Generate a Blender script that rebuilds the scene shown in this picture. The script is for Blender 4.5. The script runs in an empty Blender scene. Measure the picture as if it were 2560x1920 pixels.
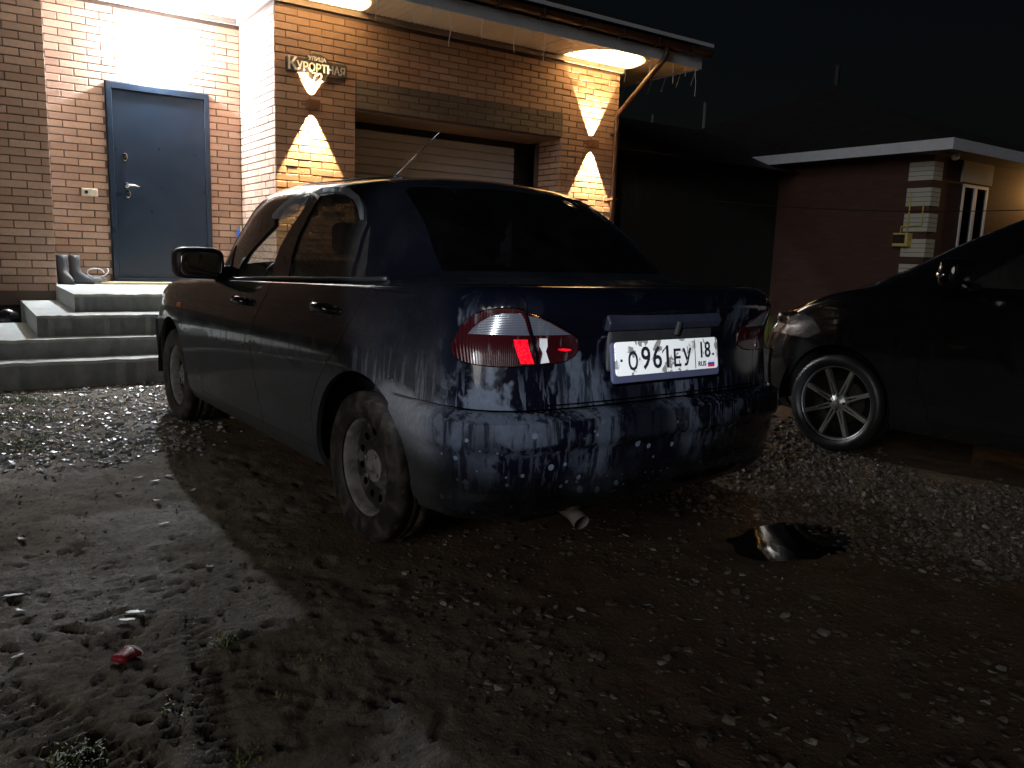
import bpy, bmesh, math, random
import numpy as np
from mathutils import Vector, Matrix
from mathutils.geometry import delaunay_2d_cdt
R=math.radians
rng=np.random.default_rng(7); random.seed(7)
sc=bpy.context.scene; COL=sc.collection

# ------------------------------------------------------------------ camera
CAM_O=np.array([-2.8168,-8.5475,1.0923]); F_PX=1991.47
YAW,PITCH,ROLL=R(34.798),R(9.1715),R(-1.9701)
_f=np.array([math.sin(YAW)*math.cos(PITCH),math.cos(YAW)*math.cos(PITCH),-math.sin(PITCH)])
_r=np.array([math.cos(YAW),-math.sin(YAW),0.]); _d=np.cross(_f,_r)
CR=math.cos(ROLL)*_r+math.sin(ROLL)*_d; CD=-math.sin(ROLL)*_r+math.cos(ROLL)*_d; CF=_f
cam=bpy.data.cameras.new('camera'); camo=bpy.data.objects.new('camera',cam); COL.objects.link(camo)
cam.sensor_width=36; cam.lens=F_PX/2560*36; cam.clip_start=.05; cam.clip_end=2000
M=Matrix(((CR[0],-CD[0],-CF[0],CAM_O[0]),(CR[1],-CD[1],-CF[1],CAM_O[1]),(CR[2],-CD[2],-CF[2],CAM_O[2]),(0,0,0,1)))
camo.matrix_world=M; sc.camera=camo
sc.render.resolution_x=1024; sc.render.resolution_y=768
def ray(u,v):
    D=CF+CR*(u-1280)/F_PX+CD*(v-960)/F_PX; return D/np.linalg.norm(D)
def onz(u,v,z=0.): D=ray(u,v); return CAM_O+D*((z-CAM_O[2])/D[2])
def pix(P):
    V=np.asarray(P,float)-CAM_O; z=V@CF
    return 1280+F_PX*(V@CR)/z, 960+F_PX*(V@CD)/z

# ------------------------------------------------------------------ night sky, exposure
world=bpy.data.worlds.new('World'); sc.world=world; world.use_nodes=True
nt=world.node_tree; nt.nodes.clear()
sky=nt.nodes.new('ShaderNodeTexSky'); sky.sky_type='NISHITA'; sky.sun_disc=False
sky.sun_elevation=R(24); sky.sun_rotation=R(200); sky.dust_density=4; sky.air_density=1.4
bg=nt.nodes.new('ShaderNodeBackground'); bg.inputs[1].default_value=.0009
out=nt.nodes.new('ShaderNodeOutputWorld')
nt.links.new(sky.outputs[0],bg.inputs[0]); nt.links.new(bg.outputs[0],out.inputs[0])
sc.view_settings.view_transform='Standard'; sc.view_settings.look='None'
sc.view_settings.exposure=0; sc.view_settings.gamma=1; sc.view_settings.use_curve_mapping=False
# fill sun added for the ambient street glow from behind the camera
sl=bpy.data.lights.new('street_fill',type='SUN'); sl.energy=.44; sl.angle=R(25); sl.color=(1,.95,.90)
so=bpy.data.objects.new('street_fill',sl); COL.objects.link(so)
so.rotation_euler=Vector((.88,.36,-.24)).to_track_quat('-Z','Y').to_euler()
# hand torch / headlight behind the camera that lights the sedan's tail
TORCH=CAM_O-CF*.55-CR*.55-CD*.45
tl=bpy.data.lights.new('torch',type='SPOT'); tl.energy=760; tl.spot_size=R(26.5); tl.spot_blend=.2; tl.shadow_soft_size=.04; tl.color=(.86,.92,1)
to=bpy.data.objects.new('torch',tl); COL.objects.link(to); to.location=TORCH
_t=CAM_O+ray(1395,715)*3.2
to.rotation_euler=Vector(_t-TORCH).to_track_quat('-Z','Y').to_euler()

# ------------------------------------------------------------------ helpers
class MB:
    def __init__(s): s.v=[]; s.f=[]
    def add(s,V,F):
        n=len(s.v); s.v+= [tuple(map(float,p)) for p in V]; s.f+=[tuple(i+n for i in f) for f in F]; return s
    def box(s,x0,x1,y0,y1,z0,z1):
        return s.add([(x0,y0,z0),(x1,y0,z0),(x1,y1,z0),(x0,y1,z0),(x0,y0,z1),(x1,y0,z1),(x1,y1,z1),(x0,y1,z1)],
          [(0,3,2,1),(4,5,6,7),(0,1,5,4),(1,2,6,5),(2,3,7,6),(3,0,4,7)])
    def hexa(s,P): # 8 points bottom 4 ccw, top 4
        return s.add(P,[(0,3,2,1),(4,5,6,7),(0,1,5,4),(1,2,6,5),(2,3,7,6),(3,0,4,7)])
    def tube(s,path,r,n=8,cap=True):
        P=[Vector(p) for p in path]; rr=r if hasattr(r,'__len__') else [r]*len(P)
        rings=[]; up=Vector((0,0,1)); prev=None
        for i,p in enumerate(P):
            t=(P[min(i+1,len(P)-1)]-P[max(i-1,0)]).normalized()
            if prev is None:
                a=t.cross(up if abs(t.z)<.9 else Vector((1,0,0))).normalized()
            else: a=(prev-t*prev.dot(t)).normalized()
            prev=a; b=t.cross(a)
            rings.append([p+(a*math.cos(k*2*math.pi/n)+b*math.sin(k*2*math.pi/n))*rr[i] for k in range(n)])
        V=[q for g in rings for q in g]; F=[]
        for i in range(len(P)-1):
            for k in range(n):
                F.append((i*n+k,i*n+(k+1)%n,(i+1)*n+(k+1)%n,(i+1)*n+k))
        if cap: F+= [tuple(range(n))[::-1], tuple((len(P)-1)*n+k for k in range(n))]
        return s.add(V,F)
    def lathe(s,prof,n=32,axis='z',closed=False):
        V=[];F=[]
        for (r,h) in prof:
            for k in range(n):
                a=2*math.pi*k/n
                if axis=='z': V.append((r*math.cos(a),r*math.sin(a),h))
                else: V.append((r*math.cos(a),h,r*math.sin(a)))
        m=len(prof)
        for i in range(m if closed else m-1):
            j=(i+1)%m
            for k in range(n): F.append((i*n+k,i*n+(k+1)%n,j*n+(k+1)%n,j*n+k))
        return s.add(V,F)
    def prism(s,poly,d,fn): # extrude 2D polygon, fn(u,v,w)->xyz
        n=len(poly); V=[fn(u,v,0) for u,v in poly]+[fn(u,v,d) for u,v in poly]
        return s.add(V,[tuple(range(n))[::-1],tuple(range(n,2*n))]+[(k,(k+1)%n,(k+1)%n+n,k+n) for k in range(n)])
    def xf(s,Mx): s.v=[tuple(Mx@Vector(p)) for p in s.v]; return s
def mesh(name,V,F,m=None,smooth=False,fix=True):
    me=bpy.data.meshes.new(name); me.from_pydata([tuple(p) for p in V],[],[tuple(f) for f in F]); me.update()
    if fix:
        b=bmesh.new(); b.from_mesh(me); bmesh.ops.recalc_face_normals(b,faces=b.faces); b.to_mesh(me); b.free()
    if m is not None: me.materials.append(m)
    if smooth: me.polygons.foreach_set('use_smooth',[True]*len(me.polygons))
    return me
def link(name,me,parent=None,loc=None,rot=None):
    o=bpy.data.objects.new(name,me); COL.objects.link(o)
    if parent is not None: o.parent=parent
    if loc is not None: o.location=loc
    if rot is not None: o.rotation_euler=rot
    return o
def obj(name,mb,m,parent=None,smooth=False,bevel=0,seg=2,loc=None,rot=None,auto=False,fix=True):
    o=link(name,mesh(name,mb.v,mb.f,m,smooth,fix),parent,loc,rot)
    if bevel:
        b=o.modifiers.new('bevel','BEVEL'); b.width=bevel; b.segments=seg; b.limit_method='ANGLE'; b.angle_limit=R(40)
    if auto:
        o.data.polygons.foreach_set('use_smooth',[True]*len(o.data.polygons))
        e=o.modifiers.new('split','EDGE_SPLIT'); e.split_angle=R(35)
    return o
def empty(name,loc=(0,0,0),rz=0):
    o=bpy.data.objects.new(name,None); COL.objects.link(o); o.location=loc; o.rotation_euler=(0,0,rz); o.empty_display_size=.1; return o
def tag(o,label=None,cat=None,group=None,kind=None):
    if label: o['label']=label
    if cat: o['category']=cat
    if group: o['group']=group
    if kind: o['kind']=kind
    return o
def text_mb(txt,size,depth,align='CENTER',bold=0.):
    cu=bpy.data.curves.new('lettering','FONT'); cu.body=txt; cu.size=size; cu.extrude=depth; cu.align_x=align; cu.offset=bold; cu.resolution_u=3
    o=bpy.data.objects.new('lettering',cu); COL.objects.link(o)
    dg=bpy.context.evaluated_depsgraph_get(); me=bpy.data.meshes.new_from_object(o.evaluated_get(dg))
    V=[tuple(v.co) for v in me.vertices]; F=[tuple(p.vertices) for p in me.polygons]
    bpy.data.objects.remove(o); bpy.data.meshes.remove(me); bpy.data.curves.remove(cu)
    m=MB(); m.add(V,F); return m

# ------------------------------------------------------------------ value noise
_perm=np.random.default_rng(3).random((256,256))
def vnoise(x,y,ox=0):
    xi=np.floor(x).astype(int); yi=np.floor(y).astype(int); fx=x-xi; fy=y-yi
    fx=fx*fx*(3-2*fx); fy=fy*fy*(3-2*fy)
    g=lambda a,b:_perm[(a+ox*37)%256,(b+ox*91)%256]
    return (g(xi,yi)*(1-fx)+g(xi+1,yi)*fx)*(1-fy)+(g(xi,yi+1)*(1-fx)+g(xi+1,yi+1)*fx)*fy
def fbm(x,y,o=4,ox=0):
    s=0;a=1;t=0
    for k in range(o): s=s+a*vnoise(x*2**k,y*2**k,ox+k); t+=a; a*=.5
    return s/t

# ------------------------------------------------------------------ materials
class NG:
    def __init__(s,name):
        s.m=bpy.data.materials.new(name); s.m.use_nodes=True; s.t=s.m.node_tree; s.t.nodes.clear()
        s.o=s.t.nodes.new('ShaderNodeOutputMaterial')
    def n(s,k,**kw):
        x=s.t.nodes.new('ShaderNode'+k)
        for a,b in kw.items(): setattr(x,a,b)
        return x
    def set(s,node,i,val):
        if hasattr(val,'is_output') or isinstance(val,bpy.types.NodeSocket): s.t.links.new(val,node.inputs[i])
        else:
            if isinstance(val,tuple) and len(val)==3 and node.inputs[i].type=='RGBA': val=val+(1,)
            node.inputs[i].default_value=val
    def math(s,op,a,b=0.,c=None,clamp=False):
        x=s.n('Math',operation=op,use_clamp=clamp); s.set(x,0,a); s.set(x,1,b)
        if c is not None: s.set(x,2,c)
        return x.outputs[0]
    def ramp(s,v,a,b,c0=0.,c1=1.):
        x=s.n('MapRange',interpolation_type='SMOOTHSTEP'); s.set(x,0,v); s.set(x,1,a); s.set(x,2,b); s.set(x,3,c0); s.set(x,4,c1); return x.outputs[0]
    def mix(s,f,a,b):
        x=s.n('Mix',data_type='RGBA'); s.set(x,0,f); s.set(x,6,a); s.set(x,7,b); return x.outputs[2]
    def noise(s,vec,scale,detail=3,rough=.55,dist=0.):
        x=s.n('TexNoise'); s.set(x,'Vector',vec); s.set(x,'Scale',scale); s.set(x,'Detail',detail); s.set(x,'Roughness',rough); s.set(x,'Distortion',dist); return x.outputs[0]
    def mapping(s,vec,scale=(1,1,1),loc=(0,0,0)):
        x=s.n('Mapping'); s.set(x,0,vec); x.inputs['Scale'].default_value=scale; x.inputs['Location'].default_value=loc; return x.outputs[0]
    def bump(s,h,strength=.3,dist=.01,nrm=None):
        x=s.n('Bump'); s.set(x,'Height',h); s.set(x,'Strength',strength); s.set(x,'Distance',dist)
        if nrm is not None: s.set(x,'Normal',nrm)
        return x.outputs[0]
    def pos(s): return s.n('NewGeometry').outputs['Position']
    def obj(s): return s.n('TexCoord').outputs['Object']
    def bsdf(s,col,rough=.6,metal=0.,nrm=None,spec=.5,coat=0.,emis=None,estr=0.,trans=0.,alpha=None):
        b=s.n('BsdfPrincipled'); s.set(b,'Base Color',col); s.set(b,'Roughness',rough); s.set(b,'Metallic',metal); s.set(b,'Specular IOR Level',spec)
        s.set(b,'Coat Weight',coat); s.set(b,'Transmission Weight',trans)
        if nrm is not None: s.set(b,'Normal',nrm)
        if emis is not None: s.set(b,'Emission Color',emis); s.set(b,'Emission Strength',estr)
        if alpha is not None: s.set(b,'Alpha',alpha)
        return b.outputs[0]
    def done(s,sh): s.t.links.new(sh,s.o.inputs[0]); return s.m
def simple(name,col,rough=.6,metal=0.,var=.15,scale=12.,bump=.15,spec=.5,coat=0.,bscale=None):
    g=NG(name); p=g.obj(); nz=g.noise(p,scale,4,.6)
    lo=tuple(c*(1-var) for c in col); hi=tuple(min(1,c*(1+var)) for c in col)
    c=g.mix(nz,lo,hi); rr=g.ramp(nz,.2,.8,max(.02,rough-.08),min(1,rough+.08))
    nr=g.bump(g.noise(p,bscale or scale*9,3),bump,.004) if bump else None
    return g.done(g.bsdf(c,rr,metal,nr,spec,coat))
def rnd(g):
    return g.math('FRACT',g.math('ADD',g.n('ObjectInfo').outputs['Random'],g.n('NewGeometry').outputs['Random Per Island']))
def brick_mat(name,cols,var=.12):
    g=NG(name); r=rnd(g); p=g.pos()
    c=g.mix(g.ramp(r,.1,.9),cols[0],cols[1]); c=g.mix(g.ramp(r,.86,.9,0,.6),c,cols[2])
    nz=g.noise(p,38,5,.65); big=g.noise(p,2.2,2)
    c=g.mix(g.ramp(nz,.35,.75,0,.35),c,tuple(k*.72 for k in cols[0]))
    c=g.mix(g.ramp(big,.45,.8,0,.25),c,tuple(min(1,k*1.25) for k in cols[1]))
    nr=g.bump(g.noise(p,220,4,.7),.35,.002)
    nr=g.bump(nz,.25,.004,nr)
    return g.done(g.bsdf(c,g.ramp(nz,.2,.8,.62,.85),0.,nr,.35))
M_brick=brick_mat('orange_brick',[(.37,.235,.17),(.50,.335,.25),(.30,.185,.14)])
M_brickd=brick_mat('grey_brick',[(.105,.088,.078),(.135,.112,.10),(.085,.07,.062)])
M_mortar=simple('mortar',(.12,.085,.07),.9,var=.25,scale=20)
M_conc=simple('concrete',(.30,.31,.30),.8,var=.25,scale=7,bump=.4)
M_conc_edge=simple('trowelled_concrete',(.46,.49,.48),.6,var=.22,scale=11,bump=.5)
M_soffit=simple('cream_soffit',(.72,.66,.55),.45,var=.04,scale=5,bump=.0)
M_white=simple('white_paint',(.72,.75,.80),.45,var=.06,scale=8,bump=.05)
M_fascia=simple('pale_blue_metal',(.60,.68,.80),.4,var=.18,scale=9,bump=.1)
M_brown=simple('brown_gutter_metal',(.06,.034,.024),.4,metal=.1,var=.2,scale=15,bump=.1)
M_roof=simple('dark_roofing',(.02,.02,.022),.7,var=.3,scale=5)
M_black=simple('black_plastic',(.012,.012,.013),.5,var=.2,scale=20,bump=.1)
M_rubber=simple('dusty_rubber',(.03,.027,.024),.8,var=.35,scale=9,bump=.3)
M_door=simple('dark_blue_steel_door',(.016,.028,.05),.34,var=.12,scale=6,bump=.06,bscale=260)
M_chrome=simple('chrome',(.75,.77,.8),.16,metal=1.,var=.03,scale=20,bump=0)
M_wood=simple('pale_wood',(.52,.42,.23),.7,var=.3,scale=6,bump=.2)
M_dark=simple('dark_void',(.006,.006,.006),.8,var=.2,scale=5,bump=0)
M_cream=simple('cream_plastic',(.62,.56,.44),.35,var=.05,scale=5,bump=0)
def emit(name,col,st):
    g=NG(name); e=g.n('Emission'); g.set(e,0,col); g.set(e,1,st); return g.done(e.outputs[0])
def glass(name,tint,rough=.03,refl=1.45,dust=.0):
    g=NG(name); tr=g.n('BsdfTransparent'); g.set(tr,0,tint)
    gl=g.n('BsdfGlossy'); g.set(gl,0,(1,1,1)); g.set(gl,'Roughness',rough)
    lw=g.n('LayerWeight'); g.set(lw,0,.5); r0=((refl-1)/(refl+1))**2
    fz=g.math('ADD',g.math('MULTIPLY',g.math('POWER',lw.outputs['Facing'],5.),1-r0),r0)
    mx=g.n('MixShader'); g.set(mx,0,fz); g.set(mx,1,tr.outputs[0]); g.set(mx,2,gl.outputs[0]); sh=mx.outputs[0]
    if dust:
        df=g.n('BsdfDiffuse'); g.set(df,0,(.30,.29,.28)); m2=g.n('MixShader')
        nz=g.noise(g.mapping(g.obj(),(1,1,.4)),9,5,.65)
        g.set(m2,0,g.ramp(nz,.3,.85,dust*.3,dust)); g.set(m2,1,sh); g.set(m2,2,df.outputs[0]); sh=m2.outputs[0]
    return g.done(sh)
M_glass=glass('clear_glass',(.74,.77,.76),dust=.10); M_wsh=glass('windshield_glass',(.68,.71,.70),dust=.06)
M_tint=glass('tinted_glass',(.075,.08,.08),dust=.10)
M_tint2=glass('black_tinted_glass',(.03,.03,.035),dust=.006)

def visor_mat(name,tint,haze):
    g=NG(name); tr=g.n('BsdfTransparent'); g.set(tr,0,tint); tl_=g.n('BsdfTranslucent'); g.set(tl_,0,(.75,.78,.8)); df=g.n('BsdfDiffuse'); g.set(df,0,(.5,.53,.58)); gl=g.n('BsdfGlossy'); g.set(gl,'Roughness',.15)
    a=g.n('MixShader'); g.set(a,0,.5); g.set(a,1,tl_.outputs[0]); g.set(a,2,df.outputs[0]); nz=g.noise(g.obj(),6,3)
    b=g.n('MixShader'); g.set(b,0,g.ramp(nz,.3,.7,haze*.6,haze)); g.set(b,1,tr.outputs[0]); g.set(b,2,a.outputs[0])
    c=g.n('MixShader'); g.set(c,0,.10); g.set(c,1,b.outputs[0]); g.set(c,2,gl.outputs[0]); return g.done(c.outputs[0])
# ================================================================== HOUSE
Z0,HC,BP=2.4763,.075705,.26
house=tag(empty('brick_house',(0,0,0)),'orange brick house with entrance door, garage and warm wall lamps','house')
_bm={}
def brick_mesh(L,m):
    k=(round(L,2),m.name)
    if k not in _bm:
        mb=MB(); l=k[0]/2; h=(HC-.0105)/2; c=.003
        # chamfered front box: front face at y=0, body to y=.06
        V=[(-l,.06,-h),(l,.06,-h),(l,.06,h),(-l,.06,h),(-l,c,-h),(l,c,-h),(l,c,h),(-l,c,h),(-l+c,0,-h+c),(l-c,0,-h+c),(l-c,0,h-c),(-l+c,0,h-c)]
        mb.add(V,[(4,0,1,5),(5,1,2,6),(6,2,3,7),(7,3,0,4),(8,4,5,9),(9,5,6,10),(10,6,7,11),(11,7,4,8),(8,9,10,11)])
        _bm[k]=(mesh('brick',mb.v,mb.f,m),mb)
    return _bm[k]
ALLB=[]   # (score, part, matrix, length, material)
def course_bricks(part,org,ang,length,zlo,zhi,joint_even,holes=(),dark=None,dropv=None):
    """bricks on the plane through org with local +x along ang, outward normal local -y"""
    ca,sa=math.cos(ang),math.sin(ang)
    k0=int(math.ceil((zlo-Z0)/HC-.02)); k1=int(math.floor((zhi-Z0)/HC+.02))
    for k in range(k0,k1):
        zb=Z0+k*HC; zc=zb+HC/2
        off=joint_even+(0 if k%2==0 else BP/2)
        js=sorted(set([0.,length]+[off+BP*n for n in range(int((0-off)/BP)-1,int((length-off)/BP)+2) if .02<off+BP*n<length-.02]))
        cuts=[]
        for (a,b,za,zb2) in holes:
            if za-.02<zc<zb2+.02: cuts.append((a,b))
        dk=None
        if dark and dark[2]<zc<dark[3]: dk=dark
        if dk: js=sorted(set(js+[dk[0],dk[1]]))
        if dk: js=[j for j in js if not(0<abs(j-dk[0])<.05 or 0<abs(j-dk[1])<.05)]
        for a,b in zip(js[:-1],js[1:]):
            segs=[(a,b)]
            for (ha,hb) in cuts:
                n=[]
                for (p,q) in segs:
                    if q<=ha or p>=hb: n.append((p,q))
                    else:
                        if p<ha: n.append((p,ha))
                        if q>hb: n.append((hb,q))
                segs=n
            for (p,q) in segs:
                L=q-p-.0105
                if L<.03: continue
                u=(p+q)/2; jit=rng.normal(0,.0012); tilt=rng.normal(0,.003)
                loc=(org[0]+ca*u+sa*jit, org[1]+sa*u-ca*jit, zc+rng.normal(0,.0007))
                Mx=Matrix.Translation(loc)@Matrix.Rotation(ang,4,'Z')@Matrix.Rotation(tilt,4,'Y')
                m=M_brickd if (dk and dk[0]-.01<u<dk[1]+.01) else M_brick
                uv=pix(loc); A=np.array(loc)-CAM_O; dist=np.linalg.norm(A); nrm=np.array([sa,-ca,0])
                area=max(0,-(A/dist)@nrm)*L/dist**2
                vis=-30<uv[0]<2590 and -20<uv[1]<1900 and not(uv[0]>640 and uv[1]>470)
                ALLB.append((area if vis else 0,part,Mx,L,m))
def core(name,boxes):
    mb=MB()
    for b in boxes: mb.box(*b)
    return obj(name,mb,M_mortar,house)
g=.009
ZT=3.605
w_gar=core('garage_wall',[(g,.9-g,g,.6,-.3,ZT),(3.775+g,4.74-g,g,.6,-.3,ZT),(.9-g,3.775+g,g,.6,Z0+2*HC+.004,ZT),(4.2,4.74-g,.6,7,-.3,ZT)])
w_ret=core('return_wall',[(g,.4,.6,1.3,-.3,ZT)])
w_por=core('porch_wall',[(-2.2,-1.416,1.24+g,1.6,-.3,ZT),(-.354,.45,1.24+g,1.6,-.3,ZT),(-1.416,-.354,1.24+g,1.6,Z0+4*HC,ZT)])
w_blk=core('side_wall',[(-6.5,-2.01-g,.614+g,1.6,.45,ZT+.6)])
tag(w_blk,'unlit brick wall beside the porch')
w_rev=core('garage_reveal',[(3.775+g,4.1,.1,.5,-.3,2.6)])
course_bricks(w_gar,(0,0),0,4.74,0,ZT,.12,holes=[(.9,3.775,-1,Z0+2*HC-.01)],dark=(.9,3.775,Z0+2*HC-.01,Z0+6*HC+.01))
course_bricks(w_ret,(0,1.24),-math.pi/2,1.24-.0,.5,ZT,.12)
course_bricks(w_por,(-2.3,1.24),0,2.3,.6,ZT,.08+.26,holes=[(.884,1.946,.2,Z0+4*HC-.01)])
course_bricks(w_blk,(-6.5,.614),0,4.49,.556,ZT+.5,.12)
course_bricks(w_rev,(3.775,.49),-math.pi/2,.48,.5,Z0+2*HC,.12)
ALLB.sort(key=lambda b:-b[0])
stuffb={}
for n,(sc_,part,Mx,L,m) in enumerate(ALLB):
    me,mb=brick_mesh(L,m)
    if n<300:
        o=link('brick',me,part); o.matrix_local=Mx
    else:
        k=(part.name,m.name); s=stuffb.setdefault(k,(MB(),part,m)); s[0].add([Mx@Vector(p) for p in mb.v],mb.f)
for k,(mb,part,m) in stuffb.items(): tag(obj('brickwork',mb,m,part,fix=False),kind='stuff')
# plinth
obj('plinth',MB().box(-6.5,-2.03,.66,1.5,-.3,.556),simple('plinth_black',(.03,.03,.04),.7),house)
# frieze trim under the soffit
tr=MB(); tr.box(-2.2,.0,1.20,1.238,ZT-.03,ZT+.03); tr.box(-.035,-.003,-.035,1.20,ZT-.03,ZT+.03); tr.box(-.003,4.77,-.035,-.003,ZT-.03,ZT+.03)
M_trim=simple('taupe_trim',(.20,.16,.14),.55)
obj('frieze_trim',tr,M_trim,house)
# soffit strips
ZS=3.64; OV=-.70
s1=mesh('soffit_panel',*(lambda m:(m.v,m.f))(MB().box(-.048,.048,OV,.02,0,.012)),M_soffit)
s2=mesh('soffit_panel',*(lambda m:(m.v,m.f))(MB().box(-.048,.048,OV,1.25,0,.012)),M_soffit)
s3=mesh('soffit_panel',*(lambda m:(m.v,m.f))(MB().box(-.048,.048,OV,6.5,0,.012)),M_soffit)
x=-3.4
while x<5.46:
    o=link('soffit_panel',s2 if x<.02 else (s1 if x<4.72 else s3),house,(x,0,ZS+rng.normal(0,.0008))); x+=.1
obj('soffit_backing',MB().box(-3.5,5.5,OV,6.5,ZS+.014,ZS+.03),M_trim,house)
# perforated J-trim rivets along the soffit edge
rv=MB()
for i in range(70):
    X=.1+i*.066; rv.box(X-.004,X+.004,-.05,-.042,ZS-.004,ZS+.001)
tag(obj('soffit_screws',rv,M_black,house),kind='stuff')
# fascia + drip edge + gutter + roof
obj('fascia',MB().box(-3.5,5.5,OV-.024,OV,ZS-.012,ZS+.125).box(5.5,5.524,OV-.024,6.5,ZS-.012,ZS+.125),M_fascia,house)
gt=MB()
n=9; prof=[(OV-.095+.07*math.cos(a),ZS+.20+.07*math.sin(a)) for a in np.linspace(math.pi,2*math.pi,n)]
V=[];F=[]
for X in (-3.5,5.60):
    for (y,z) in prof: V.append((X,y,z))
    for (y,z) in prof[::-1]: V.append((X,OV-.095+(y-(OV-.095))*.92,ZS+.20+(z-ZS-.2)*.92+.003))
m2=2*n
for i in range(m2): F.append((i,(i+1)%m2,m2+(i+1)%m2,m2+i))
F+=[tuple(range(m2)),tuple(range(m2,2*m2))]
gutter=obj('gutter',MB().add(V,F),M_brown,house,auto=True)
for X in np.arange(-3.2,5.5,.6):
    obj('gutter_bracket',MB().box(X-.012,X+.012,OV-.172,OV-.02,ZS+.115,ZS+.128).box(X-.012,X+.012,OV-.176,OV-.165,ZS+.118,ZS+.21),M_brown,gutter)
obj('drip_edge',MB().hexa([(-3.5,OV-.13,ZS+.255),(5.62,OV-.13,ZS+.255),(5.62,OV+.05,ZS+.30),(-3.5,OV+.05,ZS+.30),(-3.5,OV-.13,ZS+.30),(5.62,OV-.13,ZS+.30),(5.62,OV+.05,ZS+.345),(-3.5,OV+.05,ZS+.345)]),M_fascia,house)
obj('roof',MB().add([(-6,OV-.1,ZS+.31),(5.6,OV-.1,ZS+.31),(5.6,9,ZS+.31),(-6,9,ZS+.31),(-6,4.2,6.0),(2.6,4.2,6.0),(-6,4.2,3.8),(2.6,4.2,3.8)],[(0,1,5,4),(1,2,5),(2,3,4,5),(0,3,2,1)]),M_roof,house)
# down pipe
dp=MB(); dp.tube([(4.80,OV-.09,3.80),(4.80,OV-.085,3.69),(4.795,OV-.05,3.63),(4.675,-.13,3.07),(4.655,-.075,3.0),(4.655,-.07,2.93),(4.655,-.07,.1)],.036,12)
pipe=obj('down_pipe',dp,M_brown,house,smooth=True)
for z in (2.75,1.9,1.0): obj('pipe_clamp',MB().box(4.612,4.698,-.112,.0,z-.012,z+.012),M_brown,pipe)
# garage sectional door
M_gar=simple('pale_garage_steel',(.62,.66,.72),.42,metal=.0,var=.1,scale=5,bump=.15)
gd=link('garage_door',mesh('garage_door',*(lambda m:(m.v,m.f))(MB().box(.95,3.72,.80,.83,-.1,2.62)),M_black),house)
for i in range(5):
    z1=2.53-.52*i; z0_=z1-.515; mb=MB(); y=.745
    nr=5; h=(z1-z0_)/nr
    for j in range(nr):
        a=z0_+j*h
        mb.hexa([(1.0,y+.03,a),(3.548,y+.03,a),(3.548,y+.05,a),(1.0,y+.05,a),(1.0,y+.03,a+.012),(3.548,y+.03,a+.012),(3.548,y+.05,a+.012),(1.0,y+.05,a+.012)])
        mb.hexa([(1.0,y,a+.012),(3.548,y,a+.012),(3.548,y+.05,a+.012),(1.0,y+.05,a+.012),(1.0,y+.003,a+h),(3.548,y+.003,a+h),(3.548,y+.05,a+h),(1.0,y+.05,a+h)])
    obj('door_section',mb,M_gar,gd)
obj('door_frame',MB().box(.9,1.0,.5,.80,-.1,2.62).box(3.548,3.77,.72,.80,-.1,2.62).box(1.0,3.548,.70,.80,2.53,2.62),M_black,gd)
obj('lintel_underside',MB().box(.91,3.765,.02,.79,2.608,2.626),simple('reveal_board',(.16,.12,.10),.6),house)
# entrance door
ed=link('entrance_door',mesh('entrance_door',*(lambda m:(m.v,m.f))(MB().box(-1.355,-.415,1.215,1.27,.70,2.70)),M_door),house)
obj('frame',MB().box(-1.412,-1.36,1.195,1.30,.66,2.772).box(-.41,-.358,1.195,1.30,.66,2.772).box(-1.36,-.41,1.195,1.30,2.705,2.772),M_door,ed,bevel=.004)
obj('threshold',MB().box(-1.40,-.37,1.15,1.28,.645,.70),M_door,ed)
def oval(r1,r2,d):
    mb=MB(); n=24; mb.prism([(r1*math.cos(2*math.pi*k/n),r2*math.sin(2*math.pi*k/n)) for k in range(n)],d,lambda u,v,w:(u,-w,v)); return mb
for (X,Z) in ((-1.253,2.003),(-1.238,1.615)):
    lk=obj('lock',oval(.026,.042,.014),M_chrome,ed,loc=(X,1.214,Z),bevel=.004)
    obj('keyhole',oval(.009,.016,.004),M_black,lk,loc=(0,-.014,0))
hd=obj('door_handle',oval(.026,.028,.014),M_chrome,ed,loc=(-1.245,1.214,1.705),bevel=.004)
obj('lever',MB().tube([(0,-.012,0),(0,-.05,0),(.02,-.058,0),(.07,-.058,.002),(.125,-.052,-.012)],[.011,.011,.011,.010,.008],10),M_chrome,hd,smooth=True)
for z in (2.45,1.9,.95): obj('hinge',MB().lathe([(.0,-.06),(.011,-.06),(.011,.06),(.0,.06)],10),M_door,ed,loc=(-.405,1.205,z),smooth=False)
obj('peephole',oval(.01,.01,.006),M_chrome,ed,loc=(-.9,1.214,2.12))
# porch (top-level thing)
porch=tag(empty('porch_steps',(-1.2,-1.0,0)),'stepped concrete porch with pale step tops below the entrance door','steps')
def slab(name,x0,x1,y0,y1,z0,z1,seed):
    rg=np.random.default_rng(seed); n=60
    top=[];bot=[];fr=[]
    xs=np.linspace(x0,x1,n); mb=MB(); V=[]
    for i,X in enumerate(xs):
        j=rg.normal(0,.004); jz=rg.normal(0,.0025)
        V+= [(X+1.2,y0+1.0+j*.6,z0),(X+1.2,y0+1.0+j-.004,z1-.022+jz),(X+1.2,y0+1.0+.012+j,z1+jz),(X+1.2,y0+1.0+.05,z1),(X+1.2,y1+1.0,z1),(X+1.2,y1+1.0,z0)]
    F=[]
    for i in range(n-1):
        for k in range(6): F.append((i*6+k,i*6+(k+1)%6,(i+1)*6+(k+1)%6,(i+1)*6+k))
    F+=[tuple(range(6)),tuple((n-1)*6+k for k in range(6))]
    return mb.add(V,F)
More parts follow.
